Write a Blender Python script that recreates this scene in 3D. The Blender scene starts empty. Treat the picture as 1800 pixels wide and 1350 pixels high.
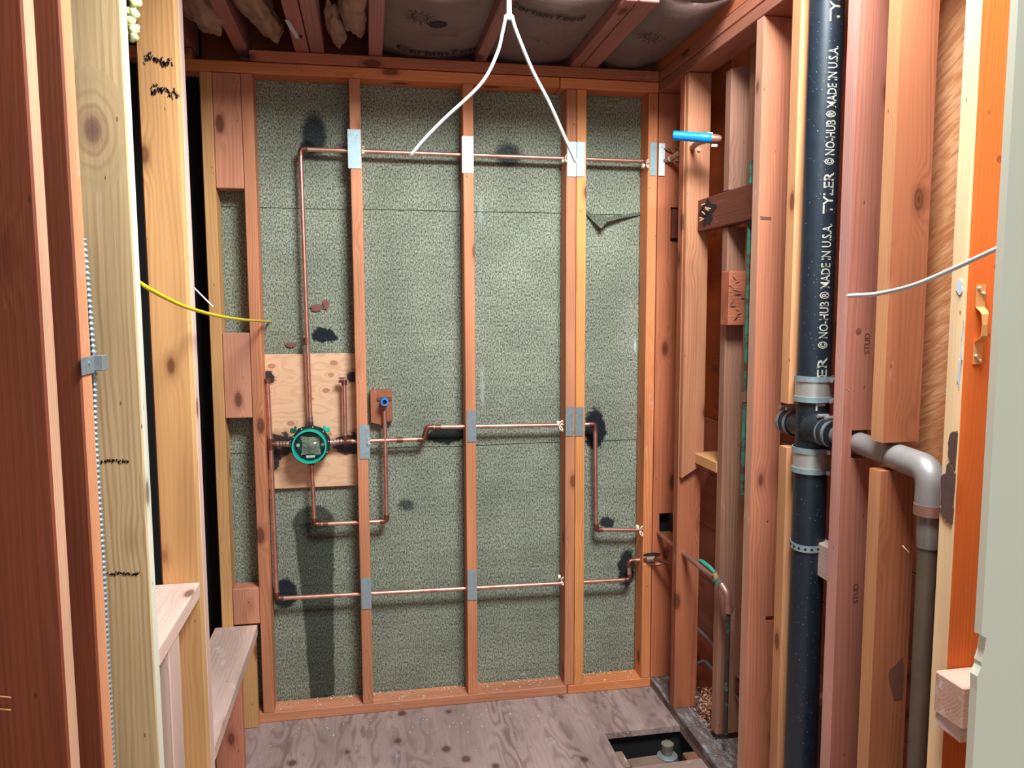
import bpy, bmesh, math, random
from mathutils import Vector, Matrix, noise
random.seed(7)
S = bpy.context.scene
COL = S.collection
# ------------------------------------------------------------------ camera
F = 1368.5; YAW, PIT, ROL = 0.18068733, 0.09860208, -0.00336513; H = 1.552
fw = Vector((math.sin(YAW)*math.cos(PIT), math.cos(YAW)*math.cos(PIT), -math.sin(PIT)))
r0 = Vector((math.cos(YAW), -math.sin(YAW), 0)); u0 = r0.cross(fw)
cr = math.cos(ROL)*r0 + math.sin(ROL)*u0; cu = -math.sin(ROL)*r0 + math.cos(ROL)*u0
CAM = Vector((0, 0, H))
cd = bpy.data.cameras.new('camera'); cam = bpy.data.objects.new('camera', cd); COL.objects.link(cam)
cd.sensor_width = 36; cd.lens = F/1800*36; cd.clip_start = 0.02
M = Matrix((cr, cu, -fw)).transposed().to_4x4(); M.translation = CAM; cam.matrix_world = M
S.camera = cam
def ray(x, y): return fw*F + cr*(x-900) - cu*(y-675)
def onY(x, y, Y): d = ray(x, y); return CAM + d*(Y/d.y)      # pixel -> point on a plane of constant Y
def onX(x, y, X): d = ray(x, y); return CAM + d*(X/d.x)
def onZ(x, y, Z): d = ray(x, y); return CAM + d*((Z-H)/d.z)
# ------------------------------------------------------------------ light
w = bpy.data.worlds.new('world'); S.world = w; w.use_nodes = True
bg = w.node_tree.nodes['Background']; bg.inputs[0].default_value = (0.90, 0.95, 1.0, 1); bg.inputs[1].default_value = 0.42
def area(name, loc, target, sx, sy, power, col):
    l = bpy.data.lights.new(name, 'AREA'); l.shape = 'RECTANGLE'; l.size = sx; l.size_y = sy; l.energy = power; l.color = col
    o = bpy.data.objects.new(name, l); COL.objects.link(o); o.location = loc
    d = Vector(target)-Vector(loc); o.rotation_euler = d.to_track_quat('-Z', 'Y').to_euler(); return o
area('skylight_daylight', (0.72, 1.0, 3.05), (0.45, 2.5, 1.1), 0.75, 0.6, 108, (0.86, 0.96, 1.0))
area('front_fill', (0.3, -1.6, 1.6), (0.3, 2.9, 1.0), 1.4, 1.8, 9, (1.0, 0.97, 0.94))  # added fill lamp behind the camera; no doorway is modelled
S.view_settings.view_transform = 'Standard'; S.view_settings.look = 'None'
S.view_settings.exposure = 0.30; S.view_settings.gamma = 1; S.view_settings.use_curve_mapping = False
# ------------------------------------------------------------------ node helpers
def lin(c):
    if isinstance(c, str): c = [int(c[i:i+2], 16)/255 for i in (0, 2, 4)]
    return tuple((v/12.92 if v <= .04045 else ((v+.055)/1.055)**2.4) for v in c[:3]) + (1,)
class G:
    def __init__(s, name):
        s.m = bpy.data.materials.new(name); s.m.use_nodes = True; s.t = s.m.node_tree; s.n = s.t.nodes
        s.b = s.n['Principled BSDF']
    def new(s, typ, **k):
        n = s.n.new(typ)
        for a, v in k.items(): setattr(n, a, v)
        return n
    def put(s, sock, v):
        if v is None: return
        if isinstance(v, bpy.types.NodeSocket): s.t.links.new(v, sock)
        else:
            if isinstance(v, (tuple, list)) and sock.type == 'RGBA' and len(v) == 3: v = tuple(v)+(1,)
            sock.default_value = v
    def math(s, op, a, b=None, c=None, clamp=False):
        n = s.new('ShaderNodeMath', operation=op, use_clamp=clamp)
        for i, v in enumerate((a, b, c)):
            if v is not None: s.put(n.inputs[i], v)
        return n.outputs[0]
    def vm(s, op, a, b=None):
        n = s.new('ShaderNodeVectorMath', operation=op); s.put(n.inputs[0], a)
        if b is not None: s.put(n.inputs[1], b)
        return n.outputs['Value'] if op in ('LENGTH', 'DISTANCE') else n.outputs[0]
    def mix(s, f, a, b, mode='MIX'):
        n = s.new('ShaderNodeMix', data_type='RGBA', blend_type=mode); s.put(n.inputs[0], f); s.put(n.inputs[6], a); s.put(n.inputs[7], b); return n.outputs[2]
    def noise(s, v, sc, det=2, rough=.5, dist=0):
        n = s.new('ShaderNodeTexNoise'); s.put(n.inputs['Vector'], v); n.inputs['Scale'].default_value = sc
        n.inputs['Detail'].default_value = det; n.inputs['Roughness'].default_value = rough; n.inputs['Distortion'].default_value = dist; return n.outputs[0]
    def vor(s, v, sc, rnd=1):
        n = s.new('ShaderNodeTexVoronoi'); s.put(n.inputs['Vector'], v); n.inputs['Scale'].default_value = sc; n.inputs['Randomness'].default_value = rnd; return n.outputs[0]
    def ss(s, v, lo, hi, a=0, b=1):
        n = s.new('ShaderNodeMapRange', interpolation_type='SMOOTHSTEP'); s.put(n.inputs[0], v)
        for i, q in enumerate((lo, hi, a, b)): s.put(n.inputs[i+1], q)
        return n.outputs[0]
    def sep(s, v): n = s.new('ShaderNodeSeparateXYZ'); s.put(n.inputs[0], v); return n.outputs
    def com(s, x, y, z):
        n = s.new('ShaderNodeCombineXYZ')
        for i, v in enumerate((x, y, z)): s.put(n.inputs[i], v)
        return n.outputs[0]
    def done(s, col=None, rough=None, metal=None, bump=None, bs=.3, bd=.002):
        s.put(s.b.inputs['Base Color'], col); s.put(s.b.inputs['Roughness'], rough); s.put(s.b.inputs['Metallic'], metal)
        if bump is not None:
            n = s.new('ShaderNodeBump'); n.inputs['Strength'].default_value = bs; n.inputs['Distance'].default_value = bd
            s.put(n.inputs['Height'], bump); s.t.links.new(n.outputs[0], s.b.inputs['Normal'])
        return s.m
WOODS = {}
def wood(light, dark, axis='Z', knots=1.0, dust=0.0, rings=1.0, rough=.62, dcol='D8C4B8', con=.42, ply=False, knot=None):
    key = (light, dark, axis, knots, dust, rings, rough, dcol, con, ply, knot)
    if key in WOODS: return WOODS[key]
    g = G('wood_%s_%s' % (light, axis))
    tc = g.new('ShaderNodeTexCoord').outputs['Object']; oi = g.new('ShaderNodeObjectInfo').outputs['Random']
    x, y, z = g.sep(tc)
    a, b, l = {'Z': (x, y, z), 'X': (z, y, x), 'Y': (x, z, y)}[axis]
    a = g.math('ADD', a, g.math('MULTIPLY', oi, 7.3)); b = g.math('ADD', b, g.math('MULTIPLY', oi, 3.1)); l = g.math('ADD', l, g.math('MULTIPLY', oi, 11.7))
    q = g.com(a, b, g.math('MULTIPLY', l, .09))
    kv = g.vor(g.com(g.math('MULTIPLY', a, 9.5), g.math('MULTIPLY', b, 9.5), g.math('MULTIPLY', l, 4.2)), 1.0)
    if ply: kv = g.vor(g.com(g.math('MULTIPLY', a, 9), g.math('MULTIPLY', b, 9), g.math('MULTIPLY', l, 7)), 1.0)
    kf = g.ss(kv, .05, .42, 1, 0)
    low = g.noise(q, 5, 3, .5)
    h = g.math('ADD', g.math('MULTIPLY', low, .8), g.math('MULTIPLY', kf, .12*knots))
    if ply: h = g.math('ADD', g.noise(g.com(a, b, g.math('MULTIPLY', l, .25)), 6, 3, .55), g.math('MULTIPLY', kf, .1*knots))
    else: h = g.math('ADD', h, g.math('MULTIPLY', g.math('ADD', a, g.math('MULTIPLY', b, 1.3)), 6.0))
    h = g.math('ADD', h, g.math('MULTIPLY', g.noise(q, 60, 2), .05))
    if knot:
        kd = g.vm('LENGTH', g.com(g.math('DIVIDE', g.math('SUBTRACT', x, knot[0]), knot[2]), 0.0, g.math('DIVIDE', g.math('SUBTRACT', z, knot[1]), knot[3])))
        wk_ = g.ss(kd, .9, 3.4, 1, 0)
        h = g.math('ADD', g.math('MULTIPLY', h, g.math('SUBTRACT', 1.0, wk_)), g.math('MULTIPLY', wk_, g.math('MULTIPLY', g.math('POWER', kd, .7), .34)))
    band = g.math('SINE', g.math('MULTIPLY', h, (110 if ply else 95)*rings))
    band = g.math('MULTIPLY', g.ss(band, -.6, 1.0), g.ss(g.noise(g.com(g.math('MULTIPLY', a, 22), g.math('MULTIPLY', b, 22), g.math('MULTIPLY', l, 1.2)), 1, 2), .3, .75, .12, 1.0))
    fine = g.noise(g.com(g.math('MULTIPLY', a, 260), g.math('MULTIPLY', b, 260), g.math('MULTIPLY', l, 5)), 1, 3, .6)
    f = g.math('ADD', g.math('MULTIPLY', band, .55*con/.6), g.math('MULTIPLY', g.math('SUBTRACT', fine, .35), 1.1*con))
    c = g.mix(g.math('MAXIMUM', g.math('MINIMUM', f, 1.0), 0.0), lin(light), lin(dark))
    # broad tone changes along the board
    br = g.noise(g.com(g.math('MULTIPLY', a, 9), g.math('MULTIPLY', b, 9), g.math('MULTIPLY', l, 1.4)), 1, 2)
    hs = g.new('ShaderNodeHueSaturation'); g.put(hs.inputs['Color'], c)
    g.put(hs.inputs['Value'], g.math('ADD', g.ss(br, .3, .7, .82, 1.16), g.math('MULTIPLY', g.math('SUBTRACT', oi, .5), .22)))
    g.put(hs.inputs['Saturation'], g.math('ADD', .94, g.math('MULTIPLY', oi, .12)))
    c = hs.outputs[0]
    if knots > 0:
        kr = g.math('SINE', g.math('MULTIPLY', kv, 150))
        kc = g.mix(g.ss(kr, -1, 1), lin('4A2416'), lin('7A4128'))
        c = g.mix(g.math('MULTIPLY', g.ss(kv, .10, .16, 1, 0), .75), c, kc)
        c = g.mix(g.math('MULTIPLY', g.ss(kv, .10, .26, 1, 0), .35), c, lin(dark), 'MULTIPLY')
    if knot:
        c = g.mix(g.math('MULTIPLY', g.math('MULTIPLY', wk_, .55), g.ss(g.math('SINE', g.math('MULTIPLY', g.math('ADD', kd, g.math('MULTIPLY', g.noise(q, 40, 2), .7)), 8.5)), -.2, 1)), c, lin(dark))
        c = g.mix(g.ss(kd, .7, 1.5, .55, 0), c, lin('8C6450')); c = g.mix(g.ss(kd, .25, .9, .8, 0), c, lin('6E4C42'))
    nail = g.vor(g.com(g.math('MULTIPLY', a, 30), g.math('MULTIPLY', b, 30), g.math('MULTIPLY', l, 11)), 1.0)
    c = g.mix(g.math('MULTIPLY', g.ss(nail, .035, .07, 1, 0), .7), c, lin('3A2216'))
    dn = g.noise(g.com(g.math('MULTIPLY', a, 28), g.math('MULTIPLY', b, 28), g.math('MULTIPLY', l, 9)), 1, 5, .7)
    c = g.mix(g.ss(dn, .66-.14*dust, .82-.1*dust, 0, .3+.5*dust), c, lin(dcol))
    m = g.done(c, g.math('ADD', rough-.08, g.math('MULTIPLY', fine, .2)), None, g.math('ADD', fine, g.math('MULTIPLY', band, .3)), .25, .0015)
    g.b.inputs['Specular IOR Level'].default_value = .3
    WOODS[key] = m; return m
def plain(name, col, rough=.5, metal=0, var=.12, sc=40, spec=None, spk=None):
    g = G(name); tc = g.new('ShaderNodeTexCoord').outputs['Object']; n = g.noise(tc, sc, 4, .6)
    c = g.mix(n, tuple(v*(1-var) for v in lin(col)[:3])+(1,), tuple(min(1, v*(1+var)) for v in lin(col)[:3])+(1,))
    if spk:
        v = g.vor(tc, spk[1]); c = g.mix(g.ss(v, .06, .12, 1, 0), c, lin(spk[0]))
    m = g.done(c, g.math('ADD', rough-.06, g.math('MULTIPLY', n, .12)), metal, n, .15, .001)
    if spec is not None: g.b.inputs['Specular IOR Level'].default_value = spec
    return m
# ------------------------------------------------------------------ mesh helpers
def link(name, me, mat, parent=None, loc=None, label=None):
    o = bpy.data.objects.new(name, me); COL.objects.link(o)
    if mat: me.materials.append(mat)
    if loc is None: loc = Vector((0, 0, 0))
    o.location = Vector(loc) - (WL(parent) if parent else Vector((0, 0, 0)))
    if parent: o.parent = parent
    if label: o['label'] = label
    return o
def WL(o):
    v = Vector(o.location)
    while o.parent: o = o.parent; v += Vector(o.location)
    return v
def tag(o, label, cat, group=None, kind=None):
    o['label'] = label; o['category'] = cat
    if group: o['group'] = group
    if kind: o['kind'] = kind
    return o
def empty(name, loc): o = bpy.data.objects.new(name, None); COL.objects.link(o); o.location = loc; o.empty_display_size = .05; return o
def thing(name, loc, label, cat, group=None): return tag(empty(name, loc), label, cat, group)
def fin(name, bm, mat, parent=None, smooth=False, org=None, label=None):
    """link bm (world coordinates) as one mesh with its origin at its base centre"""
    bmesh.ops.recalc_face_normals(bm, faces=bm.faces)
    xs = [v.co for v in bm.verts]
    lo = Vector([min(c[i] for c in xs) for i in range(3)]); hi = Vector([max(c[i] for c in xs) for i in range(3)])
    o_ = Vector(org) if org is not None else Vector(((lo.x+hi.x)/2, (lo.y+hi.y)/2, lo.z))
    for v in bm.verts: v.co -= o_
    me = bpy.data.meshes.new(name); bm.to_mesh(me); bm.free()
    if smooth:
        for p in me.polygons: p.use_smooth = True
        if smooth != 'all':
            try: me.set_sharp_from_angle(angle=math.radians(smooth if smooth is not True else 35))
            except Exception: pass
    return link(name, me, mat, parent, o_, label)
def box(bm, x0, x1, y0, y1, z0, z1, ch=0.0, R=None, c=None, jit=0):
    if x1-x0 < 2.2*ch or y1-y0 < 2.2*ch or z1-z0 < 2.2*ch: ch = 0
    b = bmesh.new(); bmesh.ops.create_cube(b, size=1)
    for v in b.verts: v.co = Vector((x0+(v.co.x+.5)*(x1-x0), y0+(v.co.y+.5)*(y1-y0), z0+(v.co.z+.5)*(z1-z0)))
    if ch: bmesh.ops.bevel(b, geom=b.edges[:], offset=ch, segments=1, affect='EDGES')
    if jit:
        for v in b.verts: v.co += Vector([random.uniform(-jit, jit) for _ in range(3)])
    if R is not None:
        cc = Vector(c) if c is not None else Vector(((x0+x1)/2, (y0+y1)/2, (z0+z1)/2))
        for v in b.verts: v.co = R @ (v.co-cc) + cc
    me = bpy.data.meshes.new('t'); b.to_mesh(me); b.free(); bm.from_mesh(me); bpy.data.meshes.remove(me)
def frame(d):
    d = d.normalized(); a = Vector((0, 0, 1)) if abs(d.z) < .9 else Vector((1, 0, 0))
    u = d.cross(a).normalized(); return u, d.cross(u).normalized()
def tube(bm, pts, r, n=14, cap=True, sq=1.0):
    """tube along pts, r a number or list; rotation-minimising frame"""
    pts = [Vector(p) for p in pts]; R = r if isinstance(r, (list, tuple)) else [r]*len(pts)
    rings = []; u = None
    for i, p in enumerate(pts):
        d = (pts[min(i+1, len(pts)-1)]-pts[max(i-1, 0)]).normalized()
        if u is None: u, v = frame(d)
        else:
            u = (u - d*u.dot(d)).normalized(); v = d.cross(u)
        rings.append([bm.verts.new(p + (u*math.cos(t)+v*math.sin(t)*sq)*R[i]) for t in [2*math.pi*k/n for k in range(n)]])
    for A, B in zip(rings, rings[1:]):
        for k in range(n): bm.faces.new((A[k], A[(k+1) % n], B[(k+1) % n], B[k]))
    if cap: bm.faces.new(rings[0][::-1]); bm.faces.new(rings[-1])
def tubeO(name, pts, r, mat, parent=None, n=14, sq=1.0, label=None):
    bm = bmesh.new(); tube(bm, pts, r, n, True, sq); return fin(name, bm, mat, parent, 40, label=label)
def smoothpath(pts, k=8):
    pts = [Vector(p) for p in pts]; P = [pts[0]*2-pts[1]]+pts+[pts[-1]*2-pts[-2]]; out = []
    for i in range(1, len(P)-2):
        for j in range(k):
            t = j/k; a, b, c, d = P[i-1:i+3]
            out.append(.5*((2*b)+(c-a)*t+(2*a-5*b+4*c-d)*t*t+(3*b-a-3*c+d)*t**3))
    out.append(pts[-1]); return out
def arc(c, a, b, rad, n=7):
    """corner at c between directions a and b (unit, pointing away)"""
    a = a.normalized(); b = b.normalized(); th = math.acos(max(-1, min(1, a.dot(b)))); L = rad/math.tan(th/2)
    p = c+a*L; q = c+b*L; bis = (a+b).normalized(); cen = c+bis*(rad/math.sin(th/2)); out = []
    for i in range(n):
        t = i/(n-1); v0 = p-cen; v1 = q-cen; w_ = math.acos(max(-1, min(1, v0.normalized().dot(v1.normalized()))))
        out.append(cen + (v0*math.sin((1-t)*w_)+v1*math.sin(t*w_))/math.sin(w_))
    return out
def textmesh(s, size, bold=0.0, ext=0.0):
    c = bpy.data.curves.new('txt', 'FONT'); c.body = s; c.size = size; c.offset = bold; c.extrude = ext; c.resolution_u = 2
    o = bpy.data.objects.new('txt', c); COL.objects.link(o); dg = bpy.context.evaluated_depsgraph_get(); dg.update()
    me = bpy.data.meshes.new_from_object(o.evaluated_get(dg)); bpy.data.objects.remove(o); bpy.data.curves.remove(c)
    return me
# ------------------------------------------------------------------ palette
W_back = dict(light='C9784C', dark='8E4526')
W_red = dict(light='A85C42', dark='743424')
def wb(ax='Z', **k): return wood('D0845A', '96502F', ax, **k)       # orange fir of the back wall
def wo(ax='Z', **k): return wood('D89460', 'A45C34', ax, **k)       # lighter fir
def wr(ax='Z', **k): return wood('B87052', '80402E', ax, **k)       # red fir of the right wall
def wd(ax='Z', **k): return wood('87401F', '5E2612', ax, **k)       # old dark redwood
def wg(ax='Z', **k): return wood('A87860', '5C3C30', ax, **k)       # weathered old stud
def wp(ax='Z', **k): return wood('C2A67C', '9C7048', ax, **k)       # new pale pine
def wt(ax='Z', **k): return wood('C89664', '9C683E', ax, **k)       # tan fir
def wk(ax='Z', **k): return wood('DDB9A8', 'B28A7A', ax, **k)       # pinkish rough fir
m_copper = None
g = G('copper'); tc = g.new('ShaderNodeTexCoord').outputs['Object']; n = g.noise(tc, 25, 4, .6); n2 = g.noise(tc, 7, 2)
m_copper = g.done(g.mix(g.ss(n, .35, .7), lin('E8B4A0'), g.mix(g.ss(n2, .4, .6), lin('CF8472'), lin('DA9480'))), g.math('ADD', .24, g.math('MULTIPLY', n, .2)), .85, None)
m_copdark = plain('copper_tarnished', '8A5648', .42, .8, .35, 60)
m_solder = plain('solder_joint', 'B0A094', .38, .85, .4, 90)
m_oldcop = plain('copper_old', 'A8796A', .45, .55, .3, 30)
g = G('copper_verdigris'); tc = g.new('ShaderNodeTexCoord').outputs['Object']; n = g.noise(tc, 18, 4, .6)
m_green = g.done(g.mix(g.ss(n, .4, .6), lin('5A4A40'), lin('3E9A84')), .7, .2)
m_galv = plain('galvanised_steel', '9FB0B4', .42, .55, .25, 70)
m_galv2 = plain('galvanised_steel_dull', '8A9294', .5, .5, .3, 90)
m_bright = plain('bright_tin', 'DCE6E4', .5, .25, .08, 30)
m_steel = plain('stainless_steel', 'C2BEB6', .34, .6, .1, 120)
m_iron = plain('cast_iron_coated', '16212B', .42, 0, .35, 30, spec=.6, spk=('7C8C98', 90))
m_rubber = plain('black_rubber', '1A2026', .45, 0, .2, 40)
m_white_print = plain('white_print', 'B4AF9E', .7, 0, .25, 60)
m_blue = plain('blue_plastic', '0A86DC', .35, 0, .06, 20)
m_blued = plain('blue_plastic_dark', '1C5C96', .4, 0, .1, 20)
m_black = plain('black_plastic', '10161E', .4, 0, .2, 30)
m_teal = plain('teal_plastic', '10B498', .3, 0, .06, 20)
m_tealD = plain('dark_green_plastic', '0B5A40', .35, 0, .2, 20)
m_film = plain('protective_film', '9FA690', .25, .1, .25, 60)
m_brass = plain('brass', 'D8A86C', .4, .35, .2, 30)
m_white = plain('white_cable_jacket', 'C4C6C2', .45, 0, .04, 20)
m_yellow = plain('yellow_cable_jacket', 'D9C21A', .4, 0, .06, 20)
m_clip = plain('white_nylon', 'E8DCC2', .5, 0, .06, 30)
m_void = plain('dark_void', '0B0908', .95, 0, .3, 5)
m_ink = plain('black_ink', '241C20', .8, 0, .4, 50)
m_wall = plain('cream_wallboard', 'E6E4CC', .75, 0, .02, 5)
m_gyp = plain('gypsum_core', 'C9C3B0', .9, 0, .15, 80)
m_foam = plain('spray_foam', 'D8DC9A', .8, 0, .12, 30)
g = G('copper_verdigris_dark'); tc = g.new('ShaderNodeTexCoord').outputs['Object']; n = g.noise(tc, 22, 4, .6)
m_green2 = g.done(g.mix(g.ss(n, .54, .66), lin('3A302C'), lin('2E8C74')), .6, .2)
m_drain = plain('drain_copper_grey', '98908C', .45, .35, .25, 22)
m_lead = plain('drain_weathered', '6E5F50', .5, .4, .35, 16)
m_fire = plain('charred_wood', '241A18', .9, 0, .4, 60)
m_shav = plain('wood_shavings', 'D9A27C', .8, 0, .25, 90)
m_dirt = plain('dark_earth', '15100D', .95, 0, .4, 12)
# black building paper with a pale fleck, wetted and scorched marks
def paper_material():
    g = G('building_paper'); geo = g.new('ShaderNodeNewGeometry').outputs['Position']
    x, y, z = g.sep(geo)
    p2 = g.com(x, 0.0, z)
    f1 = g.noise(g.com(g.math('MULTIPLY', x, 210), 0, g.math('MULTIPLY', z, 120)), 1, 3, .75)
    f2 = g.noise(p2, 420, 2, .6); cloud = g.noise(p2, 4, 4, .55)
    rip = g.noise(g.com(g.math('MULTIPLY', x, 2.5), 0, g.math('MULTIPLY', z, 26)), 1, 2, .5)
    c = g.mix(g.ss(f1, .36, .62), lin('3C413A'), lin('AEB099'))
    c = g.mix(g.math('MULTIPLY', g.ss(f2, .4, .7), .5), c, lin('75796A'))
    c = g.mix(g.ss(cloud, .3, .72, .3, 0), c, lin('34382F'))
    wob = g.new('ShaderNodeTexNoise'); g.put(wob.inputs['Vector'], p2); wob.inputs['Scale'].default_value = 34; wob.inputs['Detail'].default_value = 5; wob.inputs['Roughness'].default_value = .7
    wv = g.vm('SUBTRACT', wob.outputs['Color'], (.5, .5, .5))
    def ell(cx, cy, rx, rz, rag):
        w_ = g.new('ShaderNodeVectorMath', operation='SCALE'); g.put(w_.inputs[0], wv); w_.inputs['Scale'].default_value = rag
        q = g.vm('MULTIPLY', g.vm('SUBTRACT', g.vm('ADD', p2, w_.outputs[0]), (cx, 0, cy)), (1/rx, 0, 1/rz))
        return g.vm('LENGTH', q)
    def px(x_, y_): p = onY(x_, y_, 2.997); return p.x, p.z
    # (px centre x, y, half width m, half height m, raggedness, colour, strength, edge)
    S_ = [(552, 238, .047, .085, .01, '0C1A26', .85, .35), (540, 262, .03, .03, .02, '0A1018', .8, .3),
          (893, 273, .055, .05, .02, '10202A', .8, .45),
          (570, 590, .05, .028, .06, '0B121C', .95, .12), (550, 925, .05, .02, .07, '0B1014', .6, .3),
          (785, 765, .085, .035, .05, '0A1018', .92, .2), (1046, 755, .045, .09, .06, '090F18', .95, .18),
          (1068, 920, .035, .025, .06, '0B1018', .9, .25), (1102, 1000, .04, .085, .05, '090D16', .92, .25),
          (500, 1045, .05, .062, .03, '0A0C1C', .92, .2), (714, 888, .035, .026, .06, '151A1E', .75, .5),
          (480, 775, .02, .09, .05, '0C0F12', .8, .3)]
    for cx, cy, rx, rz, rag, colr, st, ed in S_:
        X_, Z_ = px(cx, cy); d = ell(X_, Z_, rx, rz, rag)
        c = g.mix(g.ss(d, 1-ed, 1+ed*.6, st, 0), c, lin(colr))
    # tall wet streak: rounded head narrowing downwards
    hx, hz = px(552, 925); bx, bz = px(567, 1226)
    t = g.math('DIVIDE', g.math('SUBTRACT', hz, z), hz-bz, clamp=True)
    cen = g.math('ADD', hx, g.math('MULTIPLY', t, bx-hx)); half = g.math('SUBTRACT', .083, g.math('MULTIPLY', g.math('POWER', t, .6), .036))
    wx = g.math('MULTIPLY', g.math('SUBTRACT', g.noise(p2, 14, 4, .6), .5), .018)
    dx = g.math('ABSOLUTE', g.math('ADD', g.math('SUBTRACT', x, cen), wx))
    up = g.math('MAXIMUM', g.math('SUBTRACT', z, hz), 0.0)
    rr = g.math('DIVIDE', g.math('SQRT', g.math('ADD', g.math('POWER', dx, 2.0), g.math('MULTIPLY', g.math('POWER', up, 2.0), 1.0))), half)
    streak = g.ss(rr, .88, 1.06, .74, 0)
    c = g.mix(streak, c, lin('11160F'))
    # pale scuffs
    for cx, cy, rx, rz, st in [(848, 680, .012, .1, .3), (845, 370, .01, .06, .25), (1117, 608, .006, .03, .8), (612, 1000, .01, .006, .5), (921, 1186, .012, .005, .6)]:
        X_, Z_ = px(cx, cy); d = ell(X_, Z_, rx, rz, .02); c = g.mix(g.ss(d, .3, 1.2, st, 0), c, lin('B5C4BE'))
    # fine dark vertical nicks
    nk = g.vor(g.com(g.math('MULTIPLY', x, 38), 0, g.math('MULTIPLY', z, 9)), 1.0)
    c = g.mix(g.ss(nk, .02, .05, .8, 0), c, lin('0C0F0C'))
    m = g.done(c, .92, None, g.math('ADD', g.math('MULTIPLY', f1, .25), g.math('MULTIPLY', rip, 1.6)), .5, .006)
    g.b.inputs['Specular IOR Level'].default_value = .15
    return m
m_paper = paper_material()
def backer_material():
    g = G('plywood_backer'); geo = g.new('ShaderNodeNewGeometry').outputs['Position']; x, y, z = g.sep(geo); p2 = g.com(x, 0.0, z)
    h = g.noise(g.com(g.math('MULTIPLY', x, .35), 0, z), 7, 3, .55)
    kv = g.vor(g.com(g.math('MULTIPLY', x, 10), 0, g.math('MULTIPLY', z, 15)), 1.0)
    h = g.math('ADD', h, g.math('MULTIPLY', g.ss(kv, .05, .5, 1, 0), .1))
    b = g.ss(g.math('SINE', g.math('MULTIPLY', h, 75)), -.2, 1)
    c = g.mix(g.math('MULTIPLY', b, .6), lin('DDB28C'), lin('B8845F'))
    c = g.mix(g.noise(p2, 5, 3), c, lin('DDAC86'))
    c = g.mix(g.ss(kv, .13, .17, .8, 0), c, g.mix(g.ss(g.math('SINE', g.math('MULTIPLY', kv, 120)), -1, 1), lin('8E5434'), lin('B8784E')))
    c = g.mix(g.ss(kv, .165, .19, .0, 0), c, lin('6A3A22'))
    wob = g.new('ShaderNodeTexNoise'); g.put(wob.inputs['Vector'], g.com(g.math('MULTIPLY', x, .5), 0, z)); wob.inputs['Scale'].default_value = 60; wob.inputs['Detail'].default_value = 4; wob.inputs['Roughness'].default_value = .7
    wv = g.vm('SUBTRACT', wob.outputs['Color'], (.5, .5, .5))
    for cx, cy, rx, rz, rag in [(492, 783, .058, .05, .07), (480, 805, .03, .055, .05), (616, 780, .075, .04, .08), (620, 662, .03, .026, .05), (472, 664, .024, .028, .03), (545, 782, .088, .088, .0)]:
        P = onY(cx, cy, 2.985); w_ = g.new('ShaderNodeVectorMath', operation='SCALE'); g.put(w_.inputs[0], wv); w_.inputs['Scale'].default_value = rag
        d = g.vm('LENGTH', g.vm('MULTIPLY', g.vm('SUBTRACT', g.vm('ADD', p2, w_.outputs[0]), (P.x, 0, P.z)), (1/rx, 0, 1/rz)))
        if cx == 545: continue
        c = g.mix(g.ss(d, 1.0, 1.35, .4, 0), c, lin('9A5E3A'))
        c = g.mix(g.ss(d, .85, 1.02, .97, 0), c, lin('120E10'))
    return g.done(c, .6, None, b, .15, .001)
m_backer = backer_material()
def kraft_material():
    g = G('kraft_facing'); tc = g.new('ShaderNodeTexCoord').outputs['Object']; n = g.noise(tc, 9, 4, .6)
    return g.done(g.mix(n, lin('98847E'), lin('C4B2AE')), .55, None, g.noise(tc, 16, 3), .6, .01)
m_kraft = kraft_material()
g = G('mineral_wool'); tc = g.new('ShaderNodeTexCoord').outputs['Object']; n = g.noise(tc, 14, 6, .65)
m_wool = g.done(g.mix(n, lin('6A4C3C'), lin('C8A488')), .95, None, n, 1, .02)
g = G('veneer_panel'); tc = g.new('ShaderNodeTexCoord').outputs['Object']; x, y, z = g.sep(tc)
rp = g.noise(g.com(0.0, g.math('MULTIPLY', y, 14), g.math('MULTIPLY', g.math('ADD', z, g.math('MULTIPLY', y, .5)), 75)), 1, 3, .6, .6); big = g.noise(g.com(0, g.math('MULTIPLY', y, 6), g.math('MULTIPLY', z, 1.6)), 1, 3, .5)
c = g.mix(g.ss(rp, .3, .7), lin('B87648'), lin('DCA274')); c = g.mix(g.ss(big, .35, .65, 0, .7), c, lin('B0683C'))
m_veneer = g.done(c, .5, None, rp, .45, .004)

# ------------------------------------------------------------------ lumber helpers
def lumber(name, x0, x1, y0, y1, z0, z1, mat, parent=None, ch=.0025, org=None, label=None):
    bm = bmesh.new(); box(bm, x0, x1, y0, y1, z0, z1, ch); return fin(name, bm, mat, parent, label=label)
def stack_stud(name, segs, mat, parent=None, label=None, ch=.0025):
    bm = bmesh.new()
    for s in segs: box(bm, *s, ch)
    return fin(name, bm, mat, parent, label=label)
def edge(o, mat, sx=-1):
    """narrow room-facing stud face in a mostly paler wood, room light painted into it"""
    o.data.materials.append(mat)
    for p in o.data.polygons:
        if p.normal.x*sx > .9: p.material_index = 1  # lit side of the stud painted by its own slot
    return o
def slab(name, P, off, mat, parent, label=None):
    bm = bmesh.new(); a = [bm.verts.new(p) for p in P]; b = [bm.verts.new(Vector(p)+Vector(off)) for p in P]
    bm.faces.new(a); bm.faces.new(b[::-1])
    for i in range(len(P)): j = (i+1) % len(P); bm.faces.new((a[i], b[i], b[j], a[j]))
    return fin(name, bm, mat, parent, label=label)
def struct(name, loc): o = empty(name, loc); o['kind'] = 'structure'; return o
YF = 2.907; YP = 2.999; ZT = 2.441; XR = 1.105; XL = -.43; SW = .039; SD = .089

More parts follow.
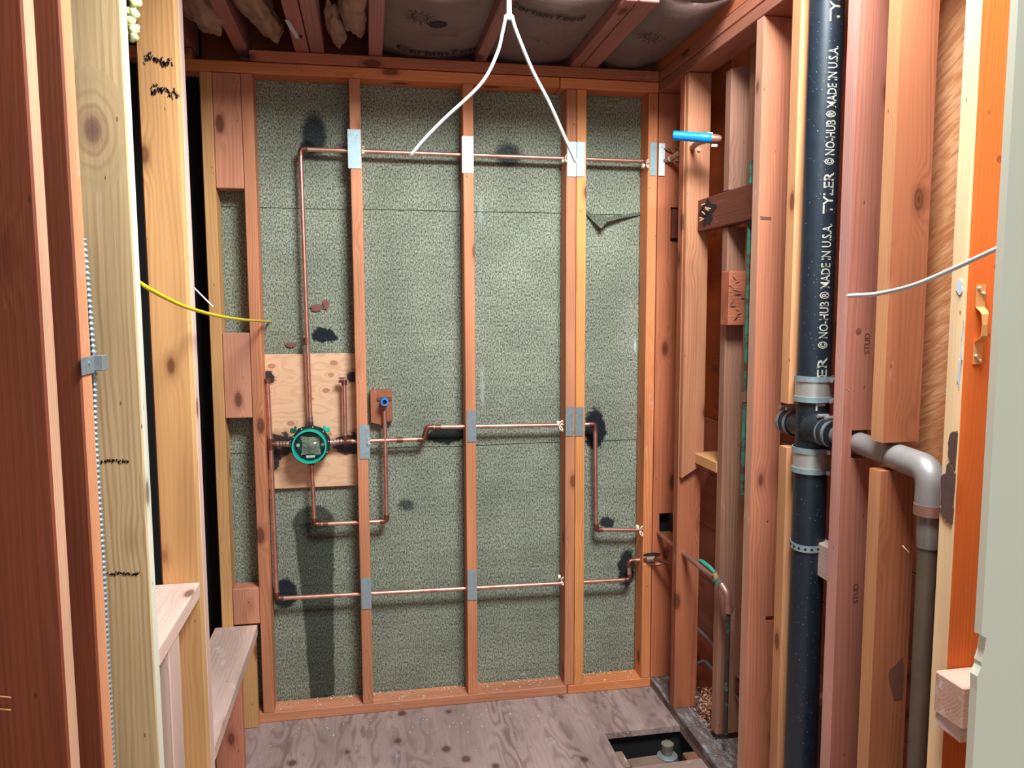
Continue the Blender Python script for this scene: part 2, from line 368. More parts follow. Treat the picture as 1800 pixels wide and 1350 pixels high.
# ------------------------------------------------------------------ floor with its cut-out
m_floor = wood('A08880', '6C4E4A', 'Y', knots=.25, dust=.55, rings=.75, rough=.75, dcol='B4AEB4', con=.62, ply=True)
floor = struct('floor', (0, 1.6, 0))
hx0, hx1, hy0, hy1 = .815, XR, 2.30, 2.60
bm = bmesh.new()
for (a, b, c_, d) in ((-1.3, hx0, -.6, YF+.1), (hx0, hx1, hy1, YF+.1), (hx0, hx1, -.6, hy0), (hx1, 1.3, -.6, YF+.1)):
    box(bm, a, b, c_, d, -.022, 0)
fin('plywood_sheet', bm, m_floor, floor)
lumber('earth_below', -1.3, 1.6, -.6, 3.2, -.62, -.6, m_dirt, floor)
lumber('floor_joist', hx0-.09, hx0-.05, .2, YF, -.24, -.023, wg('Y'), floor)
lumber('floor_joist', .2, .24, .2, YF, -.24, -.023, wg('Y'), floor)
lumber('hole_header', hx0-.05, XR+.09, hy1+.02, hy1+.06, -.24, -.023, m_void, floor)  # header coloured near-black, the shade in the hole painted on
# ------------------------------------------------------------------ back wall
wallb = struct('wall_back', (.2, YP, 0))
def sheet(name, pts, z0, z1, x0, x1, y, mat, thick=.002, amp=.002):
    bm = bmesh.new(); nx, nz = 60, max(4, int((z1-z0)*30)); g_ = []
    for k in range(2):
        rows = []
        for j in range(nz+1):
            row = []
            for i in range(nx+1):
                X = x0+(x1-x0)*i/nx; Z = z0+(z1-z0)*j/nz
                if j in (0, nz): Z += .003*noise.noise(Vector((X*4, 3, z0*5)))
                Y = y + amp*noise.noise(Vector((X*1.3, 7, Z*16))) + amp*.6*noise.noise(Vector((X*7, 1, Z*7))) + k*thick
                row.append(bm.verts.new((X, Y, Z)))
            rows.append(row)
        g_.append(rows)
    for k, rows in enumerate(g_):
        for j in range(nz):
            for i in range(nx):
                q = (rows[j][i], rows[j][i+1], rows[j+1][i+1], rows[j+1][i]); bm.faces.new(q if k == 0 else q[::-1])
    for row_a, row_b in ((g_[0][0], g_[1][0]), (g_[0][-1], g_[1][-1])):
        for i in range(nx): bm.faces.new((row_a[i], row_a[i+1], row_b[i+1], row_b[i]))
    return fin(name, bm, mat, wallb, 40)
zs1 = onY(640, 789, YP).z; zs2 = onY(640, 368, YP).z
sheet('paper_sheet', None, -.02, zs1+.03, -.553, 1.26, YP+.004, m_paper)
sheet('paper_sheet', None, zs1, zs2+.03, -.553, 1.26, YP, m_paper)
sheet('paper_sheet', None, zs2, 2.40, -.553, 1.26, YP-.004, m_paper)
lumber('sheathing', -.553, 1.28, YP+.01, YP+.03, -.02, 2.40, wd('X'), wallb)
# turned-over torn fold in the paper, right bay
bm = bmesh.new(); fp = [(1028, 374, 0), (1046, 392, -.02), (1057, 402, -.035), (1068, 390, -.03), (1095, 383, -.018), (1126, 378, 0)]
up = [(1030, 368), (1046, 376), (1060, 379), (1070, 381), (1096, 377), (1127, 372)]
A_ = [bm.verts.new(onY(a, b, YP-.006+c_)) for a, b, c_ in fp]; B_ = [bm.verts.new(onY(a, b, YP-.004)) for a, b in up]
for i in range(5): bm.faces.new((A_[i], A_[i+1], B_[i+1], B_[i]))
bmesh.ops.solidify(bm, geom=bm.faces[:], thickness=.002)
fin('torn_flap', bm, m_paper, wallb)
# plates
stud_mat = wb()
lumber('bottom_plate', -.46, .752, YF, YP-.006, .0, .037, wb('X', dust=.5), wallb)
lumber('bottom_plate', .755, XR-.001, YF, YP-.006, .0, .037, wb('X', dust=.5), wallb)
lumber('top_plate', -.62, .715, YF, YP-.006, 2.362, 2.400, wb('X', knots=1.5), wallb)
lumber('top_plate', .718, XR-.001, YF, YP-.006, 2.362, 2.400, wb('X'), wallb)
lumber('top_plate', -.39, XR-.001, YF, YP-.006, 2.403, 2.441, wr('X', dust=.3), wallb)
lumber('top_plate', -.95, -.58, YF+.02, YP, 2.403, 2.441, wr('X'), wallb)
def bstud(x0, x1, mat, z0=.037, z1=2.361, lean=0):
    bm = bmesh.new(); box(bm, x0, x1, YF, YP-.006, z0, z1, .0025)
    for v in bm.verts: v.co.x += lean*(v.co.z-1.2)/1.2
    return fin('stud', bm, mat, wallb)
bstud(-.556, -.516, wt()); bstud(-.421, -.381, wb())
bstud(-.054, -.014, wb()); bstud(.352, .391, wb()); bstud(.742, .780, wb()); bstud(.782, .820, wo()); bstud(1.064, XR-.003, wb(dust=.5))
for (z0, z1) in ((1.968, 2.360), (1.157, 1.463), (.387, .524)):
    lumber('spacer_block', -.515, -.422, YF+.002, YP-.02, z0, z1, wood('C08468', '9A5C42', 'Z', knots=.8, dust=.4), wallb)
lumber('jack_board', -.495, -.435, YF-.03, YF-.002, .0, .345, wt(), wallb)
# ------------------------------------------------------------------ right wall
wallr = struct('wall_right', (1.15, 2.2, 0))
XO = XR+SD
def rstud(Y, mat, z0=.037, z1=2.361, x=XR, t=SW, cuts=(), wd_=SD, label=None):
    """cuts: (z0,z1,xa,xb) pieces of the section that are cut away"""
    zz = sorted({z0, z1} | {c for q in cuts for c in q[:2]}); segs = []
    for a, b in zip(zz, zz[1:]):
        xs = [(x, x+wd_)]
        for q in cuts:
            if q[0] <= a and q[1] >= b:
                nx = []
                for s in xs:
                    if q[2] > s[0]: nx.append((s[0], min(q[2], s[1])))
                    if q[3] < s[1]: nx.append((max(q[3], s[0]), s[1]))
                xs = nx
        for s in xs: segs.append((s[0], s[1], Y, Y+t, a, b))
    return stack_stud('stud', segs, mat, wallr, label, ch=.002 if not cuts else 0)
zb0, zb1 = 1.815, 1.925        # let-in brace height
hz0, hz1 = onY(1160, 940, YF).z, onY(1160, 903, YF).z
rstud(YF+.004, wr(knots=1.3), x=XR+.001, cuts=((zb0-.01, zb1+.01, XR+.055, XO+.01), (hz0, hz1, XR+.028, XO+.01), (2.10, 2.135, XR+.02, XR+.03)))
edge(rstud(2.66, wood('B0694A', '7E402E', 'Z', knots=1.1), z0=.037, cuts=((zb0-.01, zb1+.01, XR+.047, XO+.01), )), wood('A8644A', '7A3E2E', 'Z', dust=.6))
# doubling block on the second stud, split at its lower end
bm = bmesh.new(); zq = onX(1200, 845, XR).z
box(bm, XR+.004, XO, 2.636, 2.659, zq, 2.361, .002)
for v in bm.verts:
    if v.co.z < zq+.01: v.co.z += (v.co.x-XR)*.6
edge(fin('sister_board', bm, wood('BC7A54', '8C4E34', 'Z', knots=1.1), wallr), wt())
# old weathered stud set back, with its block
bm = bmesh.new(); box(bm, 1.163, 1.25, 2.42, 2.46, .06, zb0-.004, .002); fin('stud', bm, wg(dust=.3, knots=1.4), wallr)
bm = bmesh.new(); box(bm, 1.163, 1.25, 2.42, 2.46, zb1+.004, 2.335, .002)
for v in bm.verts:
    if v.co.z > 2.3: v.co.z -= max(0, 1.2-v.co.x)*.6
fin('stud', bm, wg(knots=1.4), wallr)
bm = bmesh.new(); box(bm, 1.20, 1.255, 2.33, 2.37, .3, 2.36, .002); fin('stud', bm, wood('9C6A4C', '6E4630', 'Z'), wallr)
z_a, z_b = onY(1300, 572, 2.36).z, onY(1300, 476, 2.36).z
lumber('blocking', onY(1281, 520, 2.36).x, 1.25, 2.36, 2.418, z_a, z_b, wood('B8694A', '5E2C20', 'X', knots=2, dust=.4), wallr, label='split weathered block with deep dark cracks')
edge(rstud(2.106, wood('BE7656', '8C4A36', 'Z', knots=.9), cuts=((.60, .615, XR+.06, XO+.01), (.905, .912, XR+.055, XR+.06)), z0=-.02), wood('D29A7E', 'A86E58', 'Z', dust=.5))
zt0, zt1 = 1.17, 1.29; zA_ = 1.222
rstud(1.913, wo(knots=.8), z0=-.02, cuts=((zt0, zt1, XR, XO+.01),))
edge(rstud(1.664, wood('A05E48', '703C30', 'Z', knots=1.3), z0=-.02, t=.041, cuts=((zA_-.034, zA_+.034, XR+.024, XO+.01),)), wood('CE9080', 'A86858', 'Z', dust=.7))
edge(rstud(1.517, wood('A86442', '78402A', 'Z', knots=1.7), z0=-.02, t=.041, cuts=((zA_-.034, zA_+.03, XR-.01, XO+.01),)), wood('CE9064', 'A06A40', 'Z'))
edge(rstud(1.293, wood('D9703A', 'B2481E', 'Z', knots=1.1, dust=.1), z0=-.02, t=.041, label='bright orange stud with a paint-splashed edge', cuts=((1.10, 1.16, XR+.06, XO+.01),), wd_=.14), wood('F6D0A2', 'DCA878', 'Z', knots=.6, dust=.4))
for i in range(11):
    P = onY(1284+random.random()*22, 490+i*7, 2.3595); w_ = random.uniform(.006, .016); h_ = random.uniform(.001, .0035); sl_ = random.uniform(-.008, .014)
    slab('crack', [P+Vector((-w_, -.0006, -sl_)), P+Vector((0, -.0006, h_)), P+Vector((w_, -.0006, sl_)), P+Vector((0, -.0006, -h_))], (0, .0014, 0), m_fire, wallr)
lumber('cavity_shade', XR+.0285, 1.19, YF+.046, YF+.05, hz0-.01, hz1+.01, m_void, wallr)  # near-black sheet stands in for the shade inside the notch
# brace, blocks, plates, outside boards
bm = bmesh.new(); box(bm, 1.152, 1.19, 2.147, 2.665, zb0, zb1, .003); box(bm, 1.160, 1.19, YF-.02, YF+.03, zb0, zb1, .002)
fin('let_in_brace', bm, wood('7C4636', '3E201A', 'Y', knots=.8, dust=.2), wallr, label='dark weathered brace set into notches')
slab('scorch_patch', [(1.1505, 2.555+.055*math.cos(t)*(1+.3*math.sin(3*t)+.2*math.sin(7*t+1)), (zb0+zb1)/2+.042*math.sin(t)*(1+.18*math.sin(5*t))) for t in [2*math.pi*k/40 for k in range(40)]], (.0015, 0, 0), m_fire, wallr)
for i in range(9):
    bm = bmesh.new(); yy = random.uniform(2.52, 2.60); zz = random.uniform(zb0+.02, zb1-.02)
    tube(bm, [(1.149, yy, zz), (1.14, yy+random.uniform(-.012, .012), zz+random.uniform(-.01, .012))], .0022, 6); fin('torn_fibre', bm, m_shav, wallr)
lumber('blocking', XR+.055, XO+.06, 2.46, 2.655, onX(1240, 812, XR+.06).z-.02, onX(1240, 812, XR+.06).z+.018, wt('Y', dust=.5), wallr, label='short pale blocking with a rough top')
lumber('blocking', XR+.05, XO, 1.705, 1.912, .84, .93, wk('Y'), wallr)
lumber('blocking', XR+.03, XO, 2.15, 2.40, -.02, .02, wg('Y', dust=1.0), wallr)
lumber('bottom_plate', XR, XO, 1.0, YP-.006, -.001, .035, wood('7B6660', '4E3E3A', 'Y', dust=1.3, dcol='A9A6A8'), wallr, label='dust-covered grey sole plate')
lumber('bottom_plate', XO+.002, XO+.062, 1.0, YP-.006, -.001, .033, wood('7B6660', '4E3E3A', 'Y', dust=1.4, dcol='B0ADAE'), wallr)
lumber('top_plate', XR, XO, 1.0, YP-.006, 2.363, 2.401, wr('Y'), wallr)
lumber('top_plate', XR, XO+.01, 1.0, YP+.1, 2.403, 2.441, wr('Y'), wallr)
lumber('rim_board', XR+.004, XR+.042, 1.9, YF+.09, 2.443, 2.56, wr('Y'), wallr)
XPN = 1.262
zl = onX(1660, 870, XPN).z
ys = [.93, 1.36, 1.80, 2.25, 2.62, 3.0]
for i in range(5):
    y0, y1 = ys[i], ys[i+1]
    mt = m_veneer if i < 2 else wd('Z' if i % 2 else 'Y', knots=.6)
    lumber('wall_panel', XPN, XPN+.012, y0+.0015, y1-.0015, zl+.002, 2.5, mt, wallr, ch=.001)
zz_ = zl
while zz_ > 0:
    zn = max(0, zz_-.21)
    lumber('sheathing_board', XPN-.004, XPN+.012, .93, 3.0, zn+.003, zz_, wood('9A5840', '66301F', 'Y', knots=.5), wallr, ch=.0015)
    zz_ = zn
def xpatch(name, px_, py_, ry, rz, mat, X, seed, label=None, n_=26):
    P = onX(px_, py_, X); bm = bmesh.new(); vs = []
    for k in range(n_):
        t = 2*math.pi*k/n_; r = 1+.5*noise.noise(Vector((math.cos(t)*2.5, math.sin(t)*2.5, seed))); y_ = min(max(P.y+ry*r*math.cos(t), 1.2945+.0002*k), 1.3325-.0001*k)
        vs.append((X-.0014-.0003*seed, y_, P.z+rz*r*math.sin(t)))
    bm.free(); return slab(name, vs, (.0012+.0003*seed, 0, 0), mat, wallr, label)
m_paintw = plain('pale_paint', 'C4CCD2', .5, 0, .15, 40); m_burn = plain('scorched_brown', '5C443E', .6, 0, .35, 30)
xpatch('paint_splash', 1694, 655, .014, .03, m_paintw, XR, 1); xpatch('paint_splash', 1698, 600, .010, .04, m_paintw, XR, 2); xpatch('paint_splash', 1688, 505, .008, .014, m_paintw, XR, 3)
xpatch('scorch_mark', 1680, 790, .018, .035, m_burn, XR, 4); xpatch('scorch_mark', 1672, 862, .03, .045, m_burn, XR, 5); xpatch('scorch_mark', 1670, 905, .02, .02, m_burn, XR, 6)
# splinters and bent nails on the studs
for (a, b, dx, dz) in ((1528, 636, .012, -.008), (1552, 650, -.012, .02), (1480, 686, -.02, .012), (1570, 952, .008, -.012), (1452, 845, .005, .0)):
    P = onX(a, b, XR+.02 if a not in (1480,) else XR); P.y -= .03
    tubeO('splinter', [P, P+Vector((dx, -.012, dz))], [.0018, .0004], m_shav, wallr, 6)
# ------------------------------------------------------------------ left wall
walll = struct('wall_left', (-.48, 1.9, 0))
def lstud(Y, mat, z0=-.02, z1=2.361, t=SW, label=None, x=XL, w_=SD, cuts=None):
    bm = bmesh.new(); box(bm, x-w_, x, Y, Y+t, z0, z1, .003); return fin('stud', bm, mat, walll, label=label)
dark_red = wood('843C1A', '5E2810', 'Z', knots=1.2, con=.35)
edge(lstud(1.140, dark_red, w_=.14), wood('D09C7A', 'A87050', 'Z'), 1); edge(lstud(1.272, dark_red, w_=.14, t=.047), wood('D88C5C', 'A85C34', 'Z', knots=0, dust=.5), 1)
kp = onY(163, 228, 1.572)
pine = edge(lstud(1.572, wp(knots=.6, con=.55, knot=(round(kp.x-(XL-SD/2), 4), round(kp.z+.02, 4), .019, .033)), label='new pale pine stud with a large knot'), wood('D6D2BE', 'BEB698', 'Z', knots=.3), 1)
lumber('bracing_board', XL-.145, XL-.10, 1.80, 1.82, -.02, 2.361, wd(), walll)
t1 = edge(lstud(2.00, wt(knots=.8), label='tan stud with black mill stamps'), wood('D8AC76', 'B88450', 'Z'), 1); edge(lstud(2.0405, wk(knots=.8), t=.045), wood('D8B4A6', 'B0887C', 'Z', dust=.5), 1)
lumber('sill_plate', XL-.15, XL, 1.6115, 1.999, .832, .870, wk('Y', dust=.9), walll)
lumber('sill_plate', XL-.15, XL, 2.0865, YF-.001, .345, .385, wk('Y', dust=.9), walll)
lumber('cripple_stud', XL-.045, XL-.004, 1.70, 1.79, -.02, .8315, wk(knots=.8), walll)
lumber('cripple_stud', XL-.09, XL-.002, 2.53, 2.569, .0, .3445, wr(), walll)
lumber('bottom_plate', XL-SD, XL, .9, YF-.04, -.021, -.0015, wr('Y'), walll)
lumber('top_plate', XL-SD, XL, .9, 2.2, 2.362, 2.441, wr('Y'), walll)
lumber('backing_panel', -1.25, -1.22, .2, 3.2, -.1, 2.8, wood('6E3420', '4A2010', 'Z'), walll)
lumber('backing_panel', -1.25, -.57, 3.02, 3.05, -.1, 2.8, m_void, walll)  # near-black panel paints the shade of the void beyond the left wall
# brown boards behind the near studs
lumber('backing_board', -.80, -.78, .6, 1.9, -.1, 2.6, wood('7A3416', '5C2410', 'Z', knots=.4), walll)
# ------------------------------------------------------------------ ceiling
ceil = struct('ceiling', (.2, 2.4, 2.44))
lumber('roof_board', -1.3, XPN+.05, 2.28, 3.1, 2.60, 2.62, wd('X'), ceil)
lumber('roof_board', -1.3, .02, -.6, 2.278, 2.60, 2.62, wd('X'), ceil)
lumber('roof_board', 1.16, 1.4, -.6, 2.278, 2.60, 2.62, wd('X'), ceil)
lumber('fascia_board', -1.3, 1.4, 3.05, 3.07, 2.35, 2.62, wd('X'), ceil)
lumber('short_board', -.2, .32, 1.61, 1.69, 2.585, 2.60, wt('X'), ceil)
def joist(xa, xb, y0=2.275, y1=YP+.1, mat=None):
    return lumber('joist', xa, xb, y0, y1, 2.443, 2.585, mat or wood('A8746A', '7C4E4A', 'Y', dust=.3), ceil)
joist(-.235, -.187); joist(-.183, -.135); joist(.018, .066); joist(.400, .440); joist(.800, .862)
joist(.758, .796); joist(-.62, -.575, 1.2); joist(-.44, -.395, 1.2)
lumber('header', -.37, 1.10, 2.255, 2.274, 2.50, 2.58, wood('A8746A', '7C4E4A', 'X'), ceil)
def printed(bmfrom, parent, name, fn, mat, thick=None):
    bm = bmesh.new(); bm.from_mesh(bmfrom); bpy.data.meshes.remove(bmfrom)
    for v in bm.verts: v.co = fn(v.co)
    return fin(name, bm, mat, parent)
def logo_sun(zc, cx, cy, s):
    bm = bmesh.new()
    def ringz(r0_, r1_, n=20, sq=1):
        vs = [(bm.verts.new((cx+r0_*math.cos(t), cy+r0_*sq*math.sin(t), zc)), bm.verts.new((cx+r1_*math.cos(t), cy+r1_*sq*math.sin(t), zc))) for t in [2*math.pi*k/n for k in range(n)]]
        for i in range(n): a, b = vs[i], vs[(i+1) % n]; bm.faces.new((a[0], a[1], b[1], b[0]))
    ringz(.42*s, .5*s); ringz(.22*s, .28*s, 16, .5)
    for k in range(13):
        t = 2*math.pi*k/13; d = Vector((math.cos(t), math.sin(t), 0)); q = Vector((-d.y, d.x, 0))*.035*s; c = Vector((cx, cy, zc))
        bm.faces.new([bm.verts.new(c+d*s*a+q*b) for a, b in ((.6, 1), (.6, -1), (1.0, -.6), (1.0, .6))])
    return bm
def batt(x0, x1, zc, seed, label, prints=()):
    t = thing('insulation_batt', ((x0+x1)/2, 2.6, zc), label, 'insulation')
    bm = bmesh.new(); nx, ny = 12, 22; f = lambda i, j: (x0+(x1-x0)*i/nx, 2.28+(YF+.05-2.28)*j/ny)
    def zf(X, Y): u = (X-x0)/(x1-x0); return zc + .018 - .028*math.sin(math.pi*u) + .006*noise.noise(Vector((X*9, Y*7, seed)))
    V_ = [[bm.verts.new((*f(i, j), zf(*f(i, j)))) for i in range(nx+1)] for j in range(ny+1)]
    for j in range(ny):
        for i in range(nx): bm.faces.new((V_[j][i], V_[j][i+1], V_[j+1][i+1], V_[j+1][i]))
    bmesh.ops.solidify(bm, geom=bm.faces[:], thickness=.0015)
    k = fin('kraft_facing', bm, m_kraft, t, 'all')
    bm = bmesh.new(); box(bm, x0+.004, x1-.004, 2.28, YF+.04, zc+.03, 2.59); fin('wool_filling', bm, m_wool, t)
    for kind, cx, cy, s, rot in prints:
        if kind == 'sun':
            bm = logo_sun(0, cx, cy, s)
            for v in bm.verts: v.co.z = zf(v.co.x, v.co.y)-.004
            fin('printed_sun', bm, m_ink, t)
        elif kind == 'scrib':
            rnd = random.Random(int(cx*1000)); bm = bmesh.new(); px0 = 0
            for i in range(16):
                a = Vector((s*i/16, rnd.uniform(0, .012), 0)); b = a+Vector((rnd.uniform(.002, .01), rnd.uniform(-.012, .012), 0)); n_ = Vector((-(b-a).y, (b-a).x, 0)).normalized()*.0011
                vs = []
                for p in (a+n_, a-n_, b-n_, b+n_):
                    X, Y = cx+p.x*math.cos(rot)+p.y*math.sin(rot), cy+p.x*math.sin(rot)-p.y*math.cos(rot); vs.append(bm.verts.new((X, Y, zf(X, Y)-.005)))
                bm.faces.new(vs)
            fin('printed_line', bm, m_ink, t)
        elif kind == 'blob':
            bm = bmesh.new(); bmesh.ops.create_circle(bm, cap_ends=True, segments=20, radius=s)
            for v in bm.verts: v.co = Vector((cx+v.co.x, cy+v.co.y*.8, 0)); v.co.z = zf(v.co.x, v.co.y)-.004
            fin('printed_dot', bm, m_ink, t)
        else:
            me = textmesh(kind, s, .001); bm = bmesh.new(); bm.from_mesh(me)
            for v in bm.verts:
                X, Y = cx+v.co.x*math.cos(rot)+v.co.y*math.sin(rot), cy+v.co.x*math.sin(rot)-v.co.y*math.cos(rot)
                v.co = Vector((X, Y, zf(X, Y)-.005))
            fin('printed_word', bm, m_ink, t)
    return t
ZK = 2.462
def kz(x_, y_): p = onZ(x_, y_, ZK-.01); return p.x, p.y
a1 = kz(695, 90); a2 = kz(738, 32); a3 = kz(900, 22); a4 = kz(1145, 66); a5 = kz(770, 42); a6 = kz(915, 62)
batt(.068, .398, ZK, 1.0, 'kraft-faced insulation batt with the large sun print and readable name', (('CertainTeed', a1[0], a1[1], .062, .06), ('sun', a2[0], a2[1], .055, 0), ('blob', a5[0], a5[1], .03, 0), ('scrib', a5[0]-.02, a5[1]+.10, .10, .1)))
batt(.442, .755, ZK, 5.0, 'kraft-faced insulation batt behind the hanging white cables', (('CertainTeed', a3[0]-.02, a3[1], .05, .15), ('scrib', a6[0], a6[1], .12, .5)))
batt(.864, XR+.0, ZK, 9.0, 'kraft-faced insulation batt in the right corner bay, faint sun print', (('sun', a4[0], a4[1], .05, 0),))
# loose wool tufts in the open left bays
def tuft(pts, r, label, seed, mat=m_wool):
    bm = bmesh.new(); bmesh.ops.create_icosphere(bm, subdivisions=4, radius=1)
    P = [Vector(p) for p in pts]; c = (P[0]+P[-1])/2; d = (P[-1]-P[0]); L = d.length/2; d.normalize(); u, v_ = frame(d)
    for v in bm.verts:
        q = v.co.copy(); k = 1+.34*noise.noise(q*1.6+Vector((seed, 0, 0)))+.16*noise.noise(q*4+Vector((0, seed, 0)))
        v.co = c + d*q.z*L*k + (u*q.x + v_*q.y)*r*k
    o = fin('insulation_tuft', bm, mat, None, 'all'); tag(o, label, 'insulation'); return o
tuft([(-.29, 2.86, 2.47), (-.36, 2.35, 2.50)], .045, 'long hanging tuft of insulation left of the doubled joist', 1)
tuft([(-.08, 2.90, 2.465), (-.10, 2.60, 2.50)], .028, 'narrow strip of insulation just right of the doubled joist', 2)
tuft([(-.02, 2.80, 2.485), (-.03, 2.25, 2.50)], .05, 'fat tuft of insulation left of the single joist', 3)
tuft([(-.47, 2.80, 2.47), (-.50, 2.50, 2.50)], .06, 'crumpled insulation above the left end of the back wall', 4)
tuft([(-.66, 2.86, 2.475), (-.68, 2.66, 2.49)], .05, 'dark insulation lump in the upper left corner', 6)
# hanging tin strip at the ceiling
A_ = onZ(504, 35, 2.44); B_ = onZ(524, 68, 2.40)
bm = bmesh.new(); d = (B_-A_); s_ = Vector((.012, 0, 0))
q = [bm.verts.new(v) for v in (A_-s_*.6, A_+s_*.6, B_+s_*.6, B_-s_*.6)]; bm.faces.new(q)
q2 = [bm.verts.new(v) for v in (B_-s_*.6, B_+s_*.6, B_+s_*1.3+Vector((.0, 0, .01)), B_+s_*.2+Vector((0, .0, .012)))]; bm.faces.new(q2)
bmesh.ops.solidify(bm, geom=bm.faces[:], thickness=.001)
tag(fin('metal_strip', bm, m_bright), 'small bent bright metal strip hanging from the ceiling insulation', 'metal strip')
# yellow spray foam bead, upper left
bm = bmesh.new()
for i in range(16):
    P = onY(232+6*math.sin(i*1.3), 2+i*4.3, 1.66); b2 = bmesh.new(); bmesh.ops.create_icosphere(b2, subdivisions=2, radius=.0075+.0035*math.sin(i*1.7))
    for v in b2.verts: v.co = v.co*(1+.6*noise.noise(v.co*110+Vector((i, 0, 0)))) + P
    me = bpy.data.meshes.new('t'); b2.to_mesh(me); b2.free(); bm.from_mesh(me); bpy.data.meshes.remove(me)
tag(fin('spray_foam', bm, m_foam, None, 'all'), 'bead of hardened pale yellow foam at the top beside the pale pine stud', 'foam')
# ------------------------------------------------------------------ mill stamps on the studs
def stamp(parent, pts_fn, n, w_, h_, seed, dens=1.0, name='mill_stamp'):
    rnd = random.Random(seed); bm = bmesh.new()
    for i in range(n):
        x0 = w_*i/n; 
        for k in range(3):
            a = (x0+rnd.uniform(0, w_/n*1.2), h_*(.2+.5*rnd.random()+.25*math.sin(i/n*6))); b = (a[0]+rnd.uniform(-.004, .005), a[1]+rnd.uniform(-.012, .008)*dens)
            t_ = rnd.uniform(.0006, .0018); dx, dy = b[0]-a[0], b[1]-a[1]; L = math.hypot(dx, dy)+1e-6; nx_, ny_ = -dy/L*t_, dx/L*t_
            bm.faces.new([bm.verts.new(pts_fn(*p)) for p in ((a[0]+nx_, a[1]+ny_), (a[0]-nx_, a[1]-ny_), (b[0]-nx_, b[1]-ny_), (b[0]+nx_, b[1]+ny_))])
    return fin(name, bm, m_ink, parent)
for (a, b, n, s) in ((252, 112, 22, 3), (264, 166, 20, 5)):
    P = onY(a, b, 1.9985); stamp(walll, lambda u_, v_, P=P: Vector((P.x+u_, 1.9985, P.z+v_)), n, .062, .022, s)
m_fade2 = plain('brown_stain', '6E4232', .7, 0, .25, 40)
m_fade = plain('faded_ink', '5C2E22', .8, 0, .3, 60)
def sidetext(s, size, px_, py_, Y, rot, mat, parent, sx=1.0):
    P = onY(px_, py_, Y-.0008); c_, s2 = math.cos(rot), math.sin(rot)
    printed(textmesh(s, size), parent, 'mill_stamp', lambda v: Vector((P.x+(v.x*sx)*c_-v.y*s2, Y-.0008, P.z+(v.x*sx)*s2+v.y*c_)), mat)
sidetext('STUD', .020, 1528, 622, 1.664, math.pi/2, m_fade, wallr); sidetext('®', .02, 1514, 588, 1.664, math.pi/2, m_fade, wallr)
sidetext('STUD', .020, 1508, 1060, 1.664, math.pi/2, m_fade, wallr)
sidetext('®', .018, 1752, 285, 1.293, 0, m_fade, wallr)
for (a, b, w_) in ((180, 815, .045), (190, 1013, .055)):
    P = onY(a, b, 1.5712); stamp(walll, lambda u_, v_, P=P: Vector((P.x+u_, 1.5712, P.z+v_)), 14, w_, .008, int(w_*1000), .4)
for (x_, y_, Y_p, w_, h_) in ((1199, 519, 2.659, .05, .012), (1334, 380, 2.1055, .035, .010)):
    P = onY(x_+2, y_, Y_p); slab('pencil_smudge', [(P.x, Y_p-.0004, P.z), (P.x+w_, Y_p-.0004, P.z-.002), (P.x+w_, Y_p-.0004, P.z-h_), (P.x+.002, Y_p-.0004, P.z-h_)], (0, .0006, 0), m_fade2, wallr)
P = onY(1585, 1195, 1.5165); slab('damp_stain', [(P.x+.032*math.cos(t)*(1+.15*math.sin(3*t)) if math.cos(t) < 0 else P.x+.004*math.cos(t), 1.5162, P.z+.05*math.sin(t)*(1+.1*math.sin(5*t))) for t in [2*math.pi*k/36 for k in range(36)]], (0, .0006, 0), m_fade2, wallr)
# ------------------------------------------------------------------ plumbing of the back wall
RP = .0083; YC = 2.946
def bp(x_, y_, Y=YC): return onY(x_, y_, Y)
def pipe(parent, pts, r=RP, mat=None, fit=True, rad=.016, nm='pipe'):
    """straight runs named pipe, corner fittings named elbow"""
    mat = mat or m_copper; pts = [Vector(p) for p in pts]
    for i in range(len(pts)-1):
        a, b = pts[i], pts[i+1]; d = (b-a).normalized()
        aa = a + d*(rad if i > 0 else 0); bb = b - d*(rad if i < len(pts)-2 else 0)
        tubeO(nm, [aa, bb], r, mat, parent)
    for i in range(1, len(pts)-1):
        da = (pts[i-1]-pts[i]).normalized(); db = (pts[i+1]-pts[i]).normalized()
        A = arc(pts[i], da, db, rad*.8)
        L = [pts[i]+da*.026, pts[i]+da*.0245] + A + [pts[i]+db*.0245, pts[i]+db*.026]
        R_ = [r*1.05, r*1.28] + [r*1.22]*len(A) + [r*1.28, r*1.05]
        tubeO('elbow', L, R_, m_copdark if mat is m_copper else mat, parent)
        for dd in (da, db):
            tubeO('solder_ring', [pts[i]+dd*.0235, pts[i]+dd*.028], r*1.2, m_solder, parent, 12)
def coupling(parent, c, d, L=.03, r=RP*1.25, mat=None):
    c = Vector(c); d = Vector(d).normalized()
    tubeO('coupling', [c-d*L/2, c-d*L/2*.92, c+d*L/2*.92, c+d*L/2], [r*.86, r, r, r*.86], mat or m_copdark, parent)
def tee(parent, c, dirs, L=.02, r=RP*1.25, mat=None):
    bm = bmesh.new()
    for d in dirs: d = Vector(d).normalized(); tube(bm, [Vector(c), Vector(c)+d*L*.95, Vector(c)+d*L], [r, r, r*.88], 14)
    fin('tee', bm, mat or m_copdark, parent, 40)
    for d in dirs: d = Vector(d).normalized(); tubeO('solder_ring', [Vector(c)+d*L*.95, Vector(c)+d*L*1.18], r*.97, m_solder, parent, 12)
X_ = Vector((1, 0, 0)); Z_ = Vector((0, 0, 1)); Y_ = Vector((0, 1, 0))
